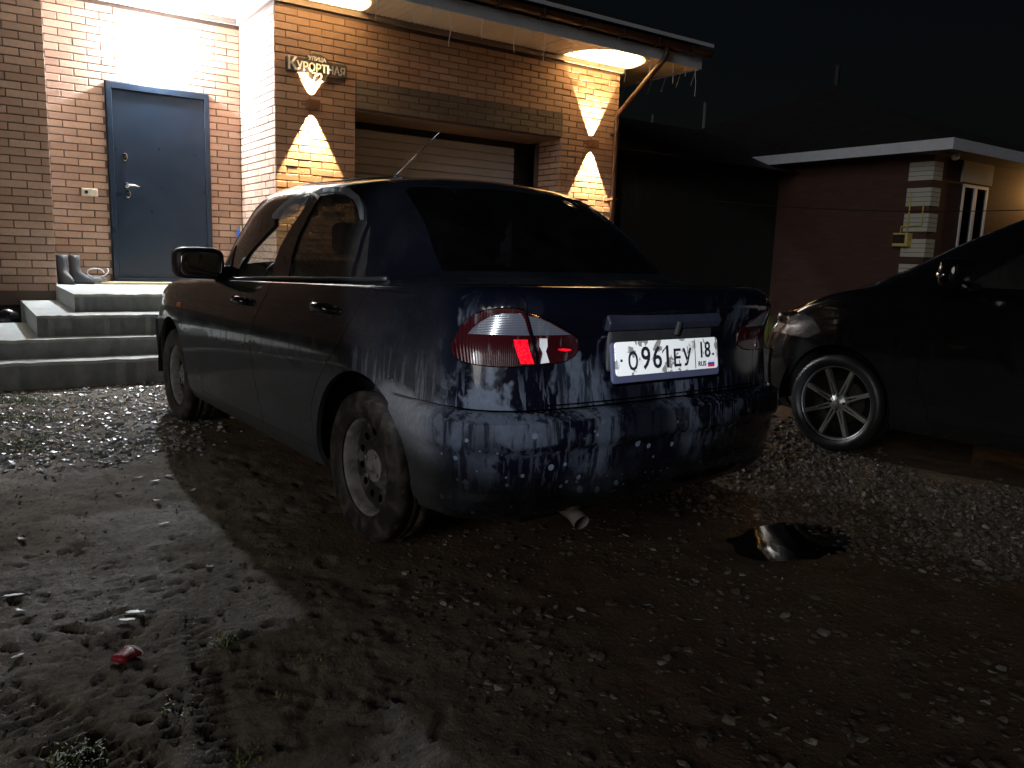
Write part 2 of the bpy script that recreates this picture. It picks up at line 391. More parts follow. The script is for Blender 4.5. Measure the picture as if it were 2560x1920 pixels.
stp=[('landing',-2.03,-.02,-.935,1.24,.36,.644),('step',-2.338,-.02,-1.316,.60,.2,.498),('step',-4.2,-.02,-1.537,-.94+.9,.05,.335),('step',-4.2,-.02,-1.81,-.9+.8,-.3,.195)]
gm=NG('wet_pale_top_concrete'); P=gm.pos(); zc=gm.n('SeparateXYZ'); gm.set(zc,0,gm.n('NewGeometry').outputs['Normal'])
nz=gm.noise(P,9,5,.65); up=gm.ramp(zc.outputs[2],.3,.8)  # upward faces take the paler concrete tone, risers the darker one
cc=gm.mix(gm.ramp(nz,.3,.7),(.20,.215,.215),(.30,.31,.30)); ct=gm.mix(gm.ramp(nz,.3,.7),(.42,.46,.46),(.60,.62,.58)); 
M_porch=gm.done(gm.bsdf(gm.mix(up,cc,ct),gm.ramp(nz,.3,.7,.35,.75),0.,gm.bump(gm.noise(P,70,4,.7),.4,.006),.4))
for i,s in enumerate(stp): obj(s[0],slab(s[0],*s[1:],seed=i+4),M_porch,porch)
wb=tag(empty('wooden_doormat_board',(-.95,1.0,.645)),'pale wooden board lying on the landing before the entrance door','board')
for i in range(3): obj('plank',MB().box(-.62+rng.normal(0,.01),.72,-.16+i*.075,-.16+i*.075+.068,0,.022),M_wood,wb,bevel=.003)

# ---- wall socket
so_=tag(empty('wall_socket',(-1.611,1.238,1.603)),'cream double wall socket on bricks left of entrance door','socket')
obj('back_box',MB().box(-.078,.078,-.045,0,-.042,.042),M_cream,so_,bevel=.006)
obj('socket_face',MB().box(-.066,-.004,-.052,-.045,-.032,.032),M_cream,so_,bevel=.002)
obj('switch_rocker',MB().box(.006,.066,-.054,-.045,-.032,.032),M_cream,so_,bevel=.002)
obj('socket_hole',oval(.019,.019,.003),M_black,so_,loc=(-.035,-.052,0))

# ---- bright porch lamp
fl=tag(empty('porch_lamp',(-.93,1.238,3.10)),'glaring white porch lamp on the wall above the entrance door','lamp')
obj('base',MB().lathe([(0,0),(.038,0),(.038,.008),(0,.008)],32),M_white,fl,rot=(R(90),0,0))
mb=MB(); mb.lathe([(.04,.008)]+[(.04*math.cos(a),.085+.035*math.sin(a)) for a in np.linspace(0,math.pi/2,9)],32)
obj('diffuser',mb,emit('led_diffuser',(.84,.92,1),5600),fl,rot=(R(90),0,0),smooth=True)

# ---- garage sconces
def sconce(X,Z,label):
    e=tag(empty('wall_lamp',(X,0,Z)),label,'lamp','up-down wall lamps on the garage front')
    M_sc=simple('sconce_copper_brown',(.20,.10,.06),.5)
    obj('housing',MB().box(-.06,.06,-.105,-.099,-.042,.042).box(-.06,-.054,-.099,-.02,-.042,.042).box(.054,.06,-.099,-.02,-.042,.042),M_sc,e)
    obj('back_plate',MB().box(-.06,.06,-.02,-.001,-.042,.042).box(-.11,-.06,-.008,-.001,-.012,.012),M_sc,e)
    obj('inner_divider',MB().box(-.054,.054,-.099,-.02,-.006,.006),M_sc,e)
    for s in (1,-1):
        l=bpy.data.lights.new('sconce_beam',type='SPOT'); l.energy=1150 if s<0 else 1100; l.color=(1,.66,.30); l.spot_size=R(58); l.spot_blend=.12; l.shadow_soft_size=.012
        lo=bpy.data.objects.new('sconce_beam',l); COL.objects.link(lo); lo.parent=e; lo.location=(0,-.050,s*.012)
        lo.rotation_euler=(R(-4) if s<0 else R(180+4),0,0)
    return e
sconce(.392,2.60,'lit up-down lamp under the house number sign')
sconce(4.27,2.60,'lit up-down lamp beside the brown down pipe')

# ---- address sign
sg=tag(empty('address_sign',(.445,-.043,2.985)),'dark plaque with white lettering naming the street and number 72','sign')
sp=[(-.33,-.07),(-.32,-.085),(-.10,-.075),(-.085,-.12),(-.05,-.15),(.03,-.155),(.085,-.125),(.11,-.08),(.30,-.075),(.325,-.06),(.33,.05),(.315,.07),(.13,.072),(.10,.105),(.05,.13),(-.03,.135),(-.09,.115),(-.13,.075),(-.31,.07),(-.33,.055)]
M_sign=simple('weathered_dark_sign',(.045,.035,.035),.5,var=.4,scale=25)
obj('plaque',MB().prism([(a*1.02,b_*1.03) for a,b_ in sp],.03,lambda u,v,w:(u,.03-w,v)),M_sign,sg,bevel=.004)
for X in (-.27,.27): obj('spacer',MB().box(X-.012,X+.012,.03,.042,-.012,.012),M_sign,sg)
M_let=simple('white_lettering',(.82,.80,.76),.4,var=.03,scale=5,bump=0)
def lettering(par,txt,size,x,z,name='lettering',bold=.0,depth=.004,sx=1.,mat=None,y=-.001):
    t=text_mb(txt,size,depth,bold=bold)
    t.v=[(p[0]*sx,-p[2],p[1]) for p in t.v]
    return obj(name,t,mat or M_let,par,loc=(x,y,z))
lettering(sg,'УЛИЦА',.055,0,.062,bold=.0008)
lettering(sg,'К',.165,-.272,-.055,bold=.004,sx=.95)
lettering(sg,'УРОРТНАЯ',.112,.048,-.046,bold=.0026,sx=.90)
lettering(sg,'72',.125,.0,-.142,bold=.003)

# ---- icicle string lights along the eaves
gl=tag(empty('string_lights',(0,OV-.03,ZS)),'thin unlit icicle string lights hanging along the garage eaves','string lights')
cb=MB(); cb.tube([(X,-.004+.003*math.sin(X*9),.10+.008*math.sin(X*5)) for X in np.arange(-3,5.5,.08)],.0025,5)
obj('cable',cb,M_white,gl)
for i,X in enumerate(np.arange(.6,5.5,.21)):
    L=[.14,.28,.10,.34,.2,.42][i%6]*rng.uniform(.8,1.2); pts=[]
    for k in range(6):
        pts.append((X+rng.normal(0,.006)+.01*math.sin(k+i),.01+.0*k,.08-L*k/5))
    obj('icicle_strand',MB().tube(pts,.0035,5),M_white,gl)
for i,Y in enumerate(np.arange(.1,1.6,.28)):
    obj('icicle_strand',MB().tube([(5.53,Y+.03*k%2,.02-.07*k) for k in range(4)],.0035,5),M_white,gl)

# ---- boots and slippers on the landing
M_boot=simple('grey_rubber_boot',(.075,.078,.088),.55,var=.25,scale=20)
def boot(loc,rz,label,grp):
    e=tag(empty('boot',loc,rz),label,'boot',grp)
    V=[];F=[];n=16
    prof=[(0,.0,.105,.045,.07),(.02,.0,.12,.048,.075),(.05,.0,.115,.048,.075),(.085,-.005,.075,.05,.07),(.12,-.02,.035,.052,.06),(.17,-.02,.02,.052,.055),(.24,-.02,.02,.056,.058),(.295,-.02,.02,.06,.062)]
    for (z,cx,fx,wy,bk) in prof:
        for k in range(n):
            a=2*math.pi*k/n; c,s=math.cos(a),math.sin(a)
            V.append((cx+(c*(fx+bk*.5) if c>0 else c*bk),s*wy*(1-.25*max(0,c)*(z<.1)),z))
    for i in range(len(prof)-1):
        for k in range(n): F.append((i*n+k,i*n+(k+1)%n,(i+1)*n+(k+1)%n,(i+1)*n+k))
    F.append(tuple(range(n)))
    o=obj('boot_upper',MB().add(V,F),M_boot,e,smooth=True)
    sd=o.modifiers.new('solid','SOLIDIFY'); sd.thickness=.006
    obj('sole',MB().prism([(-.075+0*k,0) for k in range(0)]+[( .0+(.165*math.cos(a) if math.cos(a)>0 else .08*math.cos(a)),.052*math.sin(a)) for a in np.linspace(0,2*math.pi,20,endpoint=False)],.016,lambda u,v,w:(u,v,w-.001)),M_black,e)
    return e
boot((-1.93,.86,.6455),R(-62),'tall grey rubber boot standing against the side wall','boots on the landing')
boot((-1.80,.92,.6455),R(-25),'tall grey rubber boot with its toe towards the door','boots on the landing')
sl_=tag(empty('slipper',(-1.63,.98,.6455),R(-20)),'grey slipper with a pale curled lace beside the boots','slipper')
obj('sole',MB().prism([(.13*math.cos(a),.045*math.sin(a)*(1+.2*math.cos(a))) for a in np.linspace(0,2*math.pi,20,endpoint=False)],.028,lambda u,v,w:(u,v,w)),simple('slipper_grey',(.22,.21,.20),.8),sl_,bevel=.006)
mb=MB(); V=[];F=[]
for i,xx in enumerate(np.linspace(-.02,.125,8)):
    hh=.055*math.sqrt(max(0.02,1-((xx-.0)/.135)**2))
    for k in range(9):
        a=math.pi*k/8; V.append((xx,.047*math.cos(a)*(1-.3*(i/7)**2),.026+hh*math.sin(a)))
for i in range(7):
    for k in range(8): F.append((i*9+k,i*9+k+1,(i+1)*9+k+1,(i+1)*9+k))
obj('upper',MB().add(V,F),simple('slipper_felt',(.20,.19,.19),.9),sl_,smooth=True)
obj('lace',MB().tube([(.02+.07*math.cos(a)*(1+.1*a),.02*math.sin(2*a),.095+.055*math.sin(a)+.006*a) for a in np.linspace(.3,6.8,26)],.006,6),M_white,sl_,smooth=True)
# ---- blue slats and a wooden stick in the corner
bs=tag(empty('blue_plastic_slat',(-.055,1.10,.645)),'blue ribbed plastic slat leaning in the porch corner','slat')
mb=MB(); mb.hexa([(-.03,0,0),(.0,0,0),(.0,.012,0),(-.03,.012,0),(-.03,.07,.63),(.0,.07,.63),(.0,.082,.63),(-.03,.082,.63)]); mb.hexa([(.004,-.006,0),(.03,-.006,0),(.03,.006,0),(.004,.006,0),(.004,.062,.61),(.03,.062,.61),(.03,.074,.61),(.004,.074,.61)])
obj('slat_body',mb,simple('blue_plastic',(.02,.13,.62),.35,var=.1),bs,bevel=.003)
obj('slat_cap',MB().hexa([(-.03,.069,.63),(.0,.069,.63),(.0,.083,.63),(-.03,.083,.63),(-.03,.07,.645),(.0,.07,.645),(.0,.083,.645),(-.03,.083,.645)]),simple('blue_plastic_cap',(.05,.2,.7),.3),bs)
ws=tag(empty('wooden_stick',(-.02,1.16,.645)),'thin pale wooden stick leaning beside the blue slat','stick')
obj('shaft',MB().hexa([(-.012,0,0),(.008,0,0),(.008,.012,0),(-.012,.012,0),(-.012,.055,.68),(.008,.055,.68),(.008,.067,.68),(-.012,.067,.68)]),M_wood,ws,bevel=.002)
obj('end_cut',MB().hexa([(-.012,.055,.6801),(.008,.055,.6801),(.008,.067,.6801),(-.012,.067,.6801),(-.010,.057,.684),(.006,.057,.684),(.006,.065,.684),(-.010,.065,.684)]),M_wood,ws)
# ---- dark shoe at the end of the low step
sh=tag(empty('rubber_galosh',(-2.53,.02,.3355),R(5)),'black rubber galosh lying on the lower step by the plinth','shoe')
V=[];F=[];n=16;pr_=[(0,.9),(.02,1.),(.05,1.),(.08,.9),(.105,.62),(.11,.5)]
for z,s in pr_:
    for k in range(n):
        a=2*math.pi*k/n; V.append((.15*s*math.cos(a)-.02*(1-s),.062*s*math.sin(a),z*(1.1 if math.cos(a)>0 else .9)))
for i in range(len(pr_)-1):
    for k in range(n): F.append((i*n+k,i*n+(k+1)%n,(i+1)*n+(k+1)%n,(i+1)*n+k))
F.append(tuple(range(n)))
obj('galosh_body',MB().add(V,F),simple('wet_black_rubber',(.012,.012,.015),.25),sh,smooth=True)
obj('galosh_sole',MB().prism([(.155*math.cos(a),.066*math.sin(a)) for a in np.linspace(0,2*math.pi,20,endpoint=False)],.014,lambda u,v,w:(u,v,w)),M_black,sh)
# ================================================================== CAR SURFACES
class Body:
    """body skin as a smooth net: s = around the plan (0 rear centre .. 15 front centre, negative = right side), t = bottom .. roof centre"""
    def __init__(b,N,mat4): b.N=N; b.M=np.concatenate([N[:,1:2]*[1,-1,1],N,N[:,14:15]*[1,-1,1]],1); b.mw=np.array(mat4)
    def P(b,s,t):
        s=np.atleast_1d(np.asarray(s,float)); t=np.atleast_1d(np.asarray(t,float)); sg=np.where(s<0,-1.,1.); s=np.abs(s)
        n=b.N.shape[0]; i=np.clip(np.floor(t).astype(int),0,n-2); f=(t-i)[:,None,None]; g=lambda k:b.M[np.clip(k,0,n-1)]
        w=[-.5*f+f*f-.5*f**3,1-2.5*f*f+1.5*f**3,.5*f+2*f*f-1.5*f**3,-.5*f*f+.5*f**3]
        Rr=sum(w[k]*g(i-1+k) for k in range(4))
        x=s+1; i=np.clip(np.floor(x).astype(int),1,15); f=(x-i)[:,None]; k=np.arange(len(s))
        w=[-.5*f+f*f-.5*f**3,1-2.5*f*f+1.5*f**3,.5*f+2*f*f-1.5*f**3,-.5*f*f+.5*f**3]
        o=sum(w[j]*Rr[k,i-1+j] for j in range(4)); o[:,1]*=sg; return o
    def nrm(b,s,t):
        e=.02; s=np.asarray(s,float); t=np.asarray(t,float); tt=np.clip(t,e,9.9)
        du=b.P(s+e,tt)-b.P(s-e,tt); dv=b.P(s,tt+e)-b.P(s,tt-e); n=np.cross(du,dv); n/= (np.linalg.norm(n,axis=1,keepdims=True)+1e-12)
        c=b.P(s,tt)-np.array([1.2,0,.6]); sg=np.sign((n*c).sum(1))[:,None]; sg[sg==0]=1; return n*sg
    def world(b,P): return P@b.mw[:3,:3].T+b.mw[:3,3]
    def inv(b,fn,target,sr,tr):
        ss,tt=np.meshgrid(np.linspace(*sr,60),np.linspace(*tr,40)); q=fn(b.P(ss.ravel(),tt.ravel()))
        k=np.argmin(((q-target)**2).sum(1)); s,t=ss.ravel()[k],tt.ravel()[k]
        for _ in range(8):
            q0=fn(b.P([s],[t]))[0]; e=1e-3; J=np.stack([(fn(b.P([s+e],[t]))[0]-q0)/e,(fn(b.P([s],[t+e]))[0]-q0)/e],1)
            try: d=np.linalg.solve(J,target-q0)
            except Exception: break
            d=np.clip(d,-.4,.4); s=float(np.clip(s+d[0],*sr)); t=float(np.clip(t+d[1],*tr))
        return s,t
    def px(b,pts,sr,tr):
        def fn(P):
            V=b.world(P)-CAM_O; z=V@CF; return np.stack([1280+F_PX*(V@CR)/z,960+F_PX*(V@CD)/z],1)
        return [b.inv(fn,np.array(p,float),sr,tr) for p in pts]
    def xz(b,pts,sr=(4.2,12.5),tr=(0,5.9)): return [b.inv(lambda P:P[:,[0,2]],np.array(p,float),sr,tr) for p in pts]
    def sx(b,x,t,sr=(4,12.5)):
        lo,hi=sr
        for _ in range(40):
            m=(lo+hi)/2
            if b.P([m],[t])[0,0]<x: lo=m
            else: hi=m
        return (lo+hi)/2
LS,LT=.42,.16
def dens(poly,ms=.12):
    o=[]
    for (a,b_) in zip(poly,poly[1:]+poly[:1]):
        L=math.hypot((b_[0]-a[0])*LS,(b_[1]-a[1])*LT); n=max(1,int(L/(ms*.2)))
        for k in range(n): o.append((a[0]+(b_[0]-a[0])*k/n,a[1]+(b_[1]-a[1])*k/n))
    return o
def smoothp(poly,it=2):
    for _ in range(it):
        q=[]
        for a,b_ in zip(poly,poly[1:]+poly[:1]): q+= [(a[0]*.75+b_[0]*.25,a[1]*.75+b_[1]*.25),(a[0]*.25+b_[0]*.75,a[1]*.25+b_[1]*.75)]
        poly=q
    return poly
def pip(P,poly):
    P=np.asarray(P); x,y=P[:,0],P[:,1]; r=np.zeros(len(P),bool); q=np.array(poly); 
    x1,y1=q[:,0],q[:,1]; x2,y2=np.roll(x1,-1),np.roll(y1,-1)
    for a,b_,c,d in zip(x1,y1,x2,y2):
        if b_==d: continue
        r^=((b_>y)!=(d>y))&(x<(c-a)*(y-b_)/(d-b_)+a)
    return r
def inset(poly,d):
    q=[(a*LS,b_*LT) for a,b_ in poly]; n=len(q); ar=sum(q[i][0]*q[(i+1)%n][1]-q[(i+1)%n][0]*q[i][1] for i in range(n)); sg=1 if ar>0 else -1; o=[]
    for i in range(n):
        p0,p1,p2=q[i-1],q[i],q[(i+1)%n]
        def nn(a,b_):
            dx,dy=b_[0]-a[0],b_[1]-a[1]; L=math.hypot(dx,dy)+1e-9; return (-dy/L*sg,dx/L*sg)
        n1,n2=nn(p0,p1),nn(p1,p2); bx,by=n1[0]+n2[0],n1[1]+n2[1]; L=math.hypot(bx,by)+1e-9; k=d/max(.35,L/2)
        o.append(((p1[0]+bx/L*k)/LS,(p1[1]+by/L*k)/LT))
    return o
def panel(bd,outer,holes=(),step=(.14,.16),off=0.,fold=.014,skip=None):
    outer=dens(outer); holes=[dens(h) for h in holes]
    V=[];E=[]
    for lp in [outer]+holes:
        n0=len(V); V+=[(a*LS,c*LT) for a,c in lp]; E+=[(n0+i,n0+(i+1)%len(lp)) for i in range(len(lp))]
    o=np.array(outer); s0,t0=o.min(0); s1,t1=o.max(0)
    ss,tt=np.meshgrid(np.arange(s0+step[0]*.5,s1,step[0]),np.arange(t0+step[1]*.5,t1,step[1])); G=np.stack([ss.ravel(),tt.ravel()],1)
    keep=pip(G,outer)
    for h in holes: keep&=~pip(G,h)
    V+=[(a*LS,c*LT) for a,c in G[keep]]
    r=delaunay_2d_cdt([Vector(v) for v in V],E,[],0,1e-5)
    P2=np.array([(v.x/LS,v.y/LT) for v in r[0]]); T=np.array([f for f in r[2] if len(f)==3])
    c=P2[T].mean(1); k=pip(c,outer)
    for h in holes: k&=~pip(c,h)
    T=T[k]; s,t=P2[:,0],np.clip(P2[:,1],0,10)
    nr=bd.nrm(s,t); of=off(s,t) if callable(off) else off
    P3=bd.P(s,t)+nr*(of[:,None] if hasattr(of,'__len__') else of)
    Vv=[tuple(p) for p in P3]; F=[tuple(int(i) for i in f) for f in T]
    if fold:
        cnt={}
        for f in F:
            for a,b_ in ((f[0],f[1]),(f[1],f[2]),(f[2],f[0])): cnt[(min(a,b_),max(a,b_))]=cnt.get((min(a,b_),max(a,b_)),0)+1
        mp={}
        for (a,b_),n in list(cnt.items()):
            if n!=1: continue
            if skip is not None and skip((P2[a]+P2[b_])/2): continue
            for i in (a,b_):
                if i not in mp: mp[i]=len(Vv); Vv.append(tuple(P3[i]-nr[i]*fold))
            F.append((a,b_,mp[b_],mp[a]))
    return Vv,F
def mirror(VF):
    V,F=VF; n=len(V); return V+[(x,-y,z) for x,y,z in V],F+[tuple(i+n for i in f[::-1]) for f in F]
def mir(V): return [(x,-y,z) for x,y,z in V]
def pobj(name,VF,m,parent):
    mb=MB(); mb.v,mb.f=VF
    o=obj(name,mb,m,parent)
    o.data.polygons.foreach_set('use_smooth',[True]*len(o.data.polygons))
    e=o.modifiers.new('split','EDGE_SPLIT'); e.split_angle=R(50)
    return o
def sstep(x,a,b_): 
    k=np.clip((x-a)/(b_-a),0,1); return k*k*(3-2*k)
rear_=np.array([1,1,1,.95,.7,.3]+[0]*10); front_=np.array([0]*11+[.25,.7,.95,1,1.]); side_=1-rear_-front_
def make_net(Bo,Go,Ro,rows,r5fix,zg,zr,zc,cx):
    Bo=np.array(Bo);Go=np.array(Go);Ro=np.array(Ro); out=[]
    for (dr,df,ds,a,b_,c) in rows:
        out.append(np.stack([Bo[:,0]-dr*rear_+df*front_,Bo[:,1]*(1+ds),a*rear_+b_*side_+c*front_],1))
    r5fix(out[-1])
    out.append(np.stack([Go[:,0],Go[:,1],np.interp(Go[:,0],*zg)],1))
    top=np.stack([Ro[:,0],Ro[:,1],np.interp(np.arange(16),*zr)],1)
    mid=(out[-1]+top)/2+np.stack([rear_*-.5+front_*.5,side_*.9+.35*(rear_+front_),.5*np.ones(16)],1)*np.array([.02,.02,.035]); mid[0,1]=mid[15,1]=0
    out+= [mid,top]
    c=np.stack([cx[0]+(Ro[:,0]-Ro[0,0])*(cx[1]/(Ro[15,0]-Ro[0,0])),0*Ro[:,0],zc+0*Ro[:,0]],1)
    m=top*.45+c*.55; m[:,2]=top[:,2]+(zc-top[:,2])*.78
    out+= [m,c]; return np.array(out)

# ------------------------------------------------------------------ car materials
def paint_mat(name,base,car,dirt=1.,flake=.0,dust=(.074,.075,.080)):
    g=NG(name); tc=g.n('TexCoord'); tc.object=car; p=tc.outputs['Object']; sp=g.n('SeparateXYZ'); g.set(sp,0,p); z=sp.outputs[2]; x=sp.outputs[0]
    st=g.noise(g.mapping(p,(26,26,2.6)),1.,4,.6,.4); st2=g.noise(g.mapping(p,(60,60,5)),1.,3,.6); bl=g.noise(p,4.5,4,.62,.3); fine=g.noise(p,60,3,.7)
    rearw=g.ramp(x,-.45,-.62)
    # tide line of road film along the side; washed streaks above it
    edge=g.math('ADD',z,g.math('MULTIPLY',g.math('SUBTRACT',bl,.5),.22))
    low=g.ramp(edge,.66,.60,0.,.85)
    strk=g.math('MULTIPLY',g.ramp(st,.46,.66),g.ramp(z,.86,.60)); strk=g.math('MULTIPLY',strk,.6)
    film=g.math('MULTIPLY',g.ramp(z,1.02,.62,.04,.22),g.ramp(bl,.3,.7,.5,1.))
    side=g.math('MAXIMUM',g.math('MAXIMUM',low,strk),film)
    rs=g.math('MULTIPLY',g.ramp(bl,.49,.55),g.ramp(st,.42,.52,.15,1.)); rs=g.math('MULTIPLY',rs,g.ramp(z,1.0,.86,.0,1.))
    rs=g.math('MAXIMUM',rs,g.math('MULTIPLY',g.ramp(st2,.54,.60),g.ramp(z,.80,.62,0.,.7)))
    pat=g.noise(p,1.9,2,.5); rs=g.math('MULTIPLY',rs,g.math('MULTIPLY',g.ramp(pat,.44,.58,.10,1.),g.ramp(z,.56,.66,.62,1.)))
    rs=g.math('MAXIMUM',g.math('MULTIPLY',rs,.85),g.math('MULTIPLY',g.ramp(z,.45,.28,0.,.6),g.ramp(bl,.35,.65)))
    vo=g.n('TexVoronoi'); g.set(vo,'Vector',p); g.set(vo,'Scale',34.); sz=g.n('SeparateXYZ'); g.set(sz,0,vo.outputs['Color'])
    dots=g.math('MULTIPLY',g.math('LESS_THAN',vo.outputs['Distance'],g.math('MULTIPLY',g.math('POWER',sz.outputs[0],4.),.42)),g.ramp(z,.66,.5))
    rs=g.math('MAXIMUM',rs,g.math('MULTIPLY',dots,1.15))
    mk=g.n('Mix',data_type='FLOAT'); g.set(mk,0,rearw); g.set(mk,2,side); g.set(mk,3,rs)
    m=g.math('MULTIPLY',mk.outputs[0],g.math('MULTIPLY',g.ramp(fine,.2,.8,.75,1.1),dirt),clamp=True)
    dcol=g.mix(bl,tuple(k*.8 for k in dust),tuple(k*1.25 for k in dust)); dcol=g.mix(rearw,dcol,tuple(k*c for k,c in zip(dust,(.60,.70,.88))))
    b1=g.bsdf(base,g.ramp(bl,.3,.8,.10,.2),.0,None,.5,.6); b2=g.bsdf(dcol,.85,0,g.bump(fine,.2,.003),.15)
    mx=g.n('MixShader'); g.set(mx,0,m); g.set(mx,1,b1); g.set(mx,2,b2); return g.done(mx.outputs[0])
def wheel_dirt(name,base,dust,lo,hi,metal=0.,rough=.6):
    g=NG(name); p=g.obj(); nz=g.noise(p,14,5,.65,.5); f=g.noise(p,70,3,.6); m=g.ramp(nz,lo,hi)
    return g.done(g.bsdf(g.mix(m,base,dust),g.ramp(m,0,1,rough,.9),0.,g.bump(f,.3,.003)))

# ================================================================== SEDAN
CAR=empty('sedan',(-.820,-5.801,0),R(2.99))
CAR.rotation_euler=(0,0,0)
# car frame: +x forward, +y left
cy_=-.0521
CAR.matrix_world=Matrix(((math.sin(cy_),-math.cos(cy_),0,-.820),(math.cos(cy_),math.sin(cy_),0,-5.801),(0,0,1,0),(0,0,0,1)))
tag(CAR,'dirty dark blue sedan parked facing the house, number plate at its tail','car')
def r5a(r):
    r[:,2]=np.where(side_>.5,np.interp(r[:,0],[-.3,0,1.7,2.6],[.965,.955,.905,.86]),r[:,2]); r[:4,2]=.985; r[4,2]=.975
N1=make_net([(-.79,0),(-.785,.30),(-.765,.52),(-.71,.685),(-.57,.775),(-.28,.815),(.25,.832),(.80,.838),(1.25,.838),(1.70,.836),(2.15,.83),(2.65,.81),(3.0,.765),(3.2,.66),(3.32,.40),(3.35,0)],
 [(-.40,0),(-.385,.25),(-.34,.45),(-.27,.57),(-.15,.66),(.02,.705),(.30,.735),(.80,.75),(1.25,.75),(1.62,.74),(1.95,.70),(2.1,.62),(2.2,.50),(2.27,.36),(2.32,.18),(2.34,0)],
 [(.22,0),(.225,.22),(.245,.38),(.28,.475),(.36,.54),(.48,.575),(.64,.595),(.9,.605),(1.1,.605),(1.3,.60),(1.46,.57),(1.56,.49),(1.62,.39),(1.655,.28),(1.675,.14),(1.68,0)],
 [(-.08,-.10,-.06,.275,.21,.22),(-.03,-.03,-.02,.335,.29,.30),(0,0,-.004,.46,.45,.45),(-.01,-.01,.002,.62,.62,.58),(-.03,-.10,-.012,.80,.78,.68),(-.03,-.22,-.05,.965,.90,.74)],
 r5a,([-.4,-.2,.07,.5,1.0,1.6,2.0,2.34],[1.02,1.01,.985,.968,.95,.918,.925,.985]),([0,3,6,8,10,13,15],[1.385,1.37,1.37,1.37,1.355,1.365,1.385]),1.428,(.50,.95))
BD=Body(N1,CAR.matrix_world)
M_paint=paint_mat('dirty_blue_paint',(.0010,.0013,.0032),CAR)
def arch(bd,cx,cz,r,a0=-8,a1=188):
    pts=[(cx+r*math.cos(R(a)),cz+r*math.sin(R(a))) for a in np.linspace(a1,a0,25)]
    st=bd.xz(pts,tr=(0,4.5)); return [(st[0][0],-.3)]+st+[(st[-1][0],-.3)]
archR=arch(BD,-.02,.29,.365); archF=arch(BD,2.52,.29,.36)
def cc(pts,ox,oy,k): return [(ox+a/k,oy+b_/k) for a,b_ in pts]
LC=lambda pts:cc(pts,1100,720,5.53)
WC=lambda pts:cc(pts,560,420,5.027)
SR=(.2,6.); TRr=(2.4,5.6)
lampA=BD.px(LC([(150,800),(200,690),(280,540),(370,430),(480,350),(640,295),(860,265),(1050,270),(1172,300),(1212,420),(1265,680),(1315,900),(1335,1075),(1280,1080),(1000,1100),(700,1095),(450,1060),(300,1020),(210,960),(160,870)]),SR,TRr)
lampB=BD.px(LC([(1205,340),(1400,390),(1600,480),(1800,600),(1890,680),(1910,760),(1900,880),(1860,950),(1750,1020),(1560,1060),(1372,1072),(1350,900),(1300,680),(1245,480)]),SR,TRr)
clearA=BD.px(LC([(395,630),(450,560),(560,470),(700,390),(850,355),(1120,350),(1165,430),(1230,650)]),SR,TRr)
clearB=BD.px(LC([(1222,385),(1330,400),(1500,470),(1650,555),(1800,640),(1290,650)]),SR,TRr)
refl=BD.px(LC([(1010,708),(1200,708),(1290,1050),(1110,1050)]),SR,TRr)
patch=BD.px(LC([(1365,690),(1470,690),(1475,800),(1450,870),(1500,1030),(1380,1045),(1410,900),(1365,800)]),SR,TRr)
gap=BD.px([(1296,722),(1312,748),(1318,785),(1338,850),(1348,905),(1360,930),(1366,975),(1368,1016)],SR,(2.4,5.8))
lidL=[(2.8,5.95),(3.0,5.6)]+gap
lidL[-1]=(lidL[-1][0],3.02)
lid=lidL+[(0.,3.02)]+[(-a,b_) for a,b_ in reversed([(0.01,3.02)]+lidL[::-1][0:0])] if False else lidL+[(-a,b_) for a,b_ in reversed(lidL)]
wF=BD.px(WC([(130,1375),(225,1200),(330,1050),(470,895),(640,720),(640,650),(700,545),(800,450),(950,380),(1110,333),(1010,500),(870,700),(775,860),(700,1000),(640,1170),(590,1375)]),(6.5,11.4),(6.02,8.1))
wR=BD.px(WC([(1175,400),(1210,350),(1400,330),(1600,370),(1700,450),(1760,570),(1800,690),(1720,900),(1610,1250),(1590,1380),(800,1380),(850,1120),(930,860),(1060,600)]),(3.6,9.),(6.02,8.1))
wQ=BD.px(WC([(1830,700),(1838,760),(1800,1150),(1745,1385),(1625,1380),(1650,1250),(1750,920)]),(3.,7.),(6.02,7.9))
visF=BD.px(WC([(640,640),(640,600),(700,530),(800,440),(950,370),(1110,330),(1040,440),(950,530),(820,620),(760,650)]),(6.5,11.4),(6.02,8.3))
visR=BD.px(WC([(1165,330),(1250,275),(1400,265),(1600,283),(1720,370),(1762,480),(1765,660),(1740,665),(1715,530),(1660,420),(1540,345),(1350,318),(1200,350)]),(3.,9.),(6.02,8.6))
fg=BD.xz([(.90,.885),(.95,.83),(1.03,.74),(1.045,.60),(1.0,.46),(.94,.33)])
fg=[(BD.sx(.875,5.93),5.93),(BD.sx(.88,5.4),5.4)]+fg
rg=BD.xz([(.37,.34),(.375,.46),(.31,.56),(.22,.66),(.13,.74),(.06,.83),(.0,.90)])
rg=rg+[(BD.sx(-.03,5.4),5.4),(BD.sx(-.035,5.93),5.93)]
ff=BD.xz([(1.86,.88),(1.93,.75),(1.95,.5),(1.88,.33)])
ff=[(BD.sx(1.80,5.93),5.93),(BD.sx(1.82,5.4),5.4)]+ff
bt=.95
doorR=fg+[(fg[-1][0],bt),(rg[0][0],bt)]+rg
doorF=ff+[(ff[-1][0],bt),(fg[-1][0]+.02,bt)]+fg[::-1]
rw=[(3.2,6.12),(3.15,6.6),(3.05,7.2),(2.95,7.7),(2.6,7.86),(0,7.9)]
rwin=rw+[(-a,b_) for a,b_ in reversed(rw[:-1])]; 
ws_=[(11.95,6.12),(11.9,7.0),(11.95,7.8),(12.3,7.88),(15,7.9)]
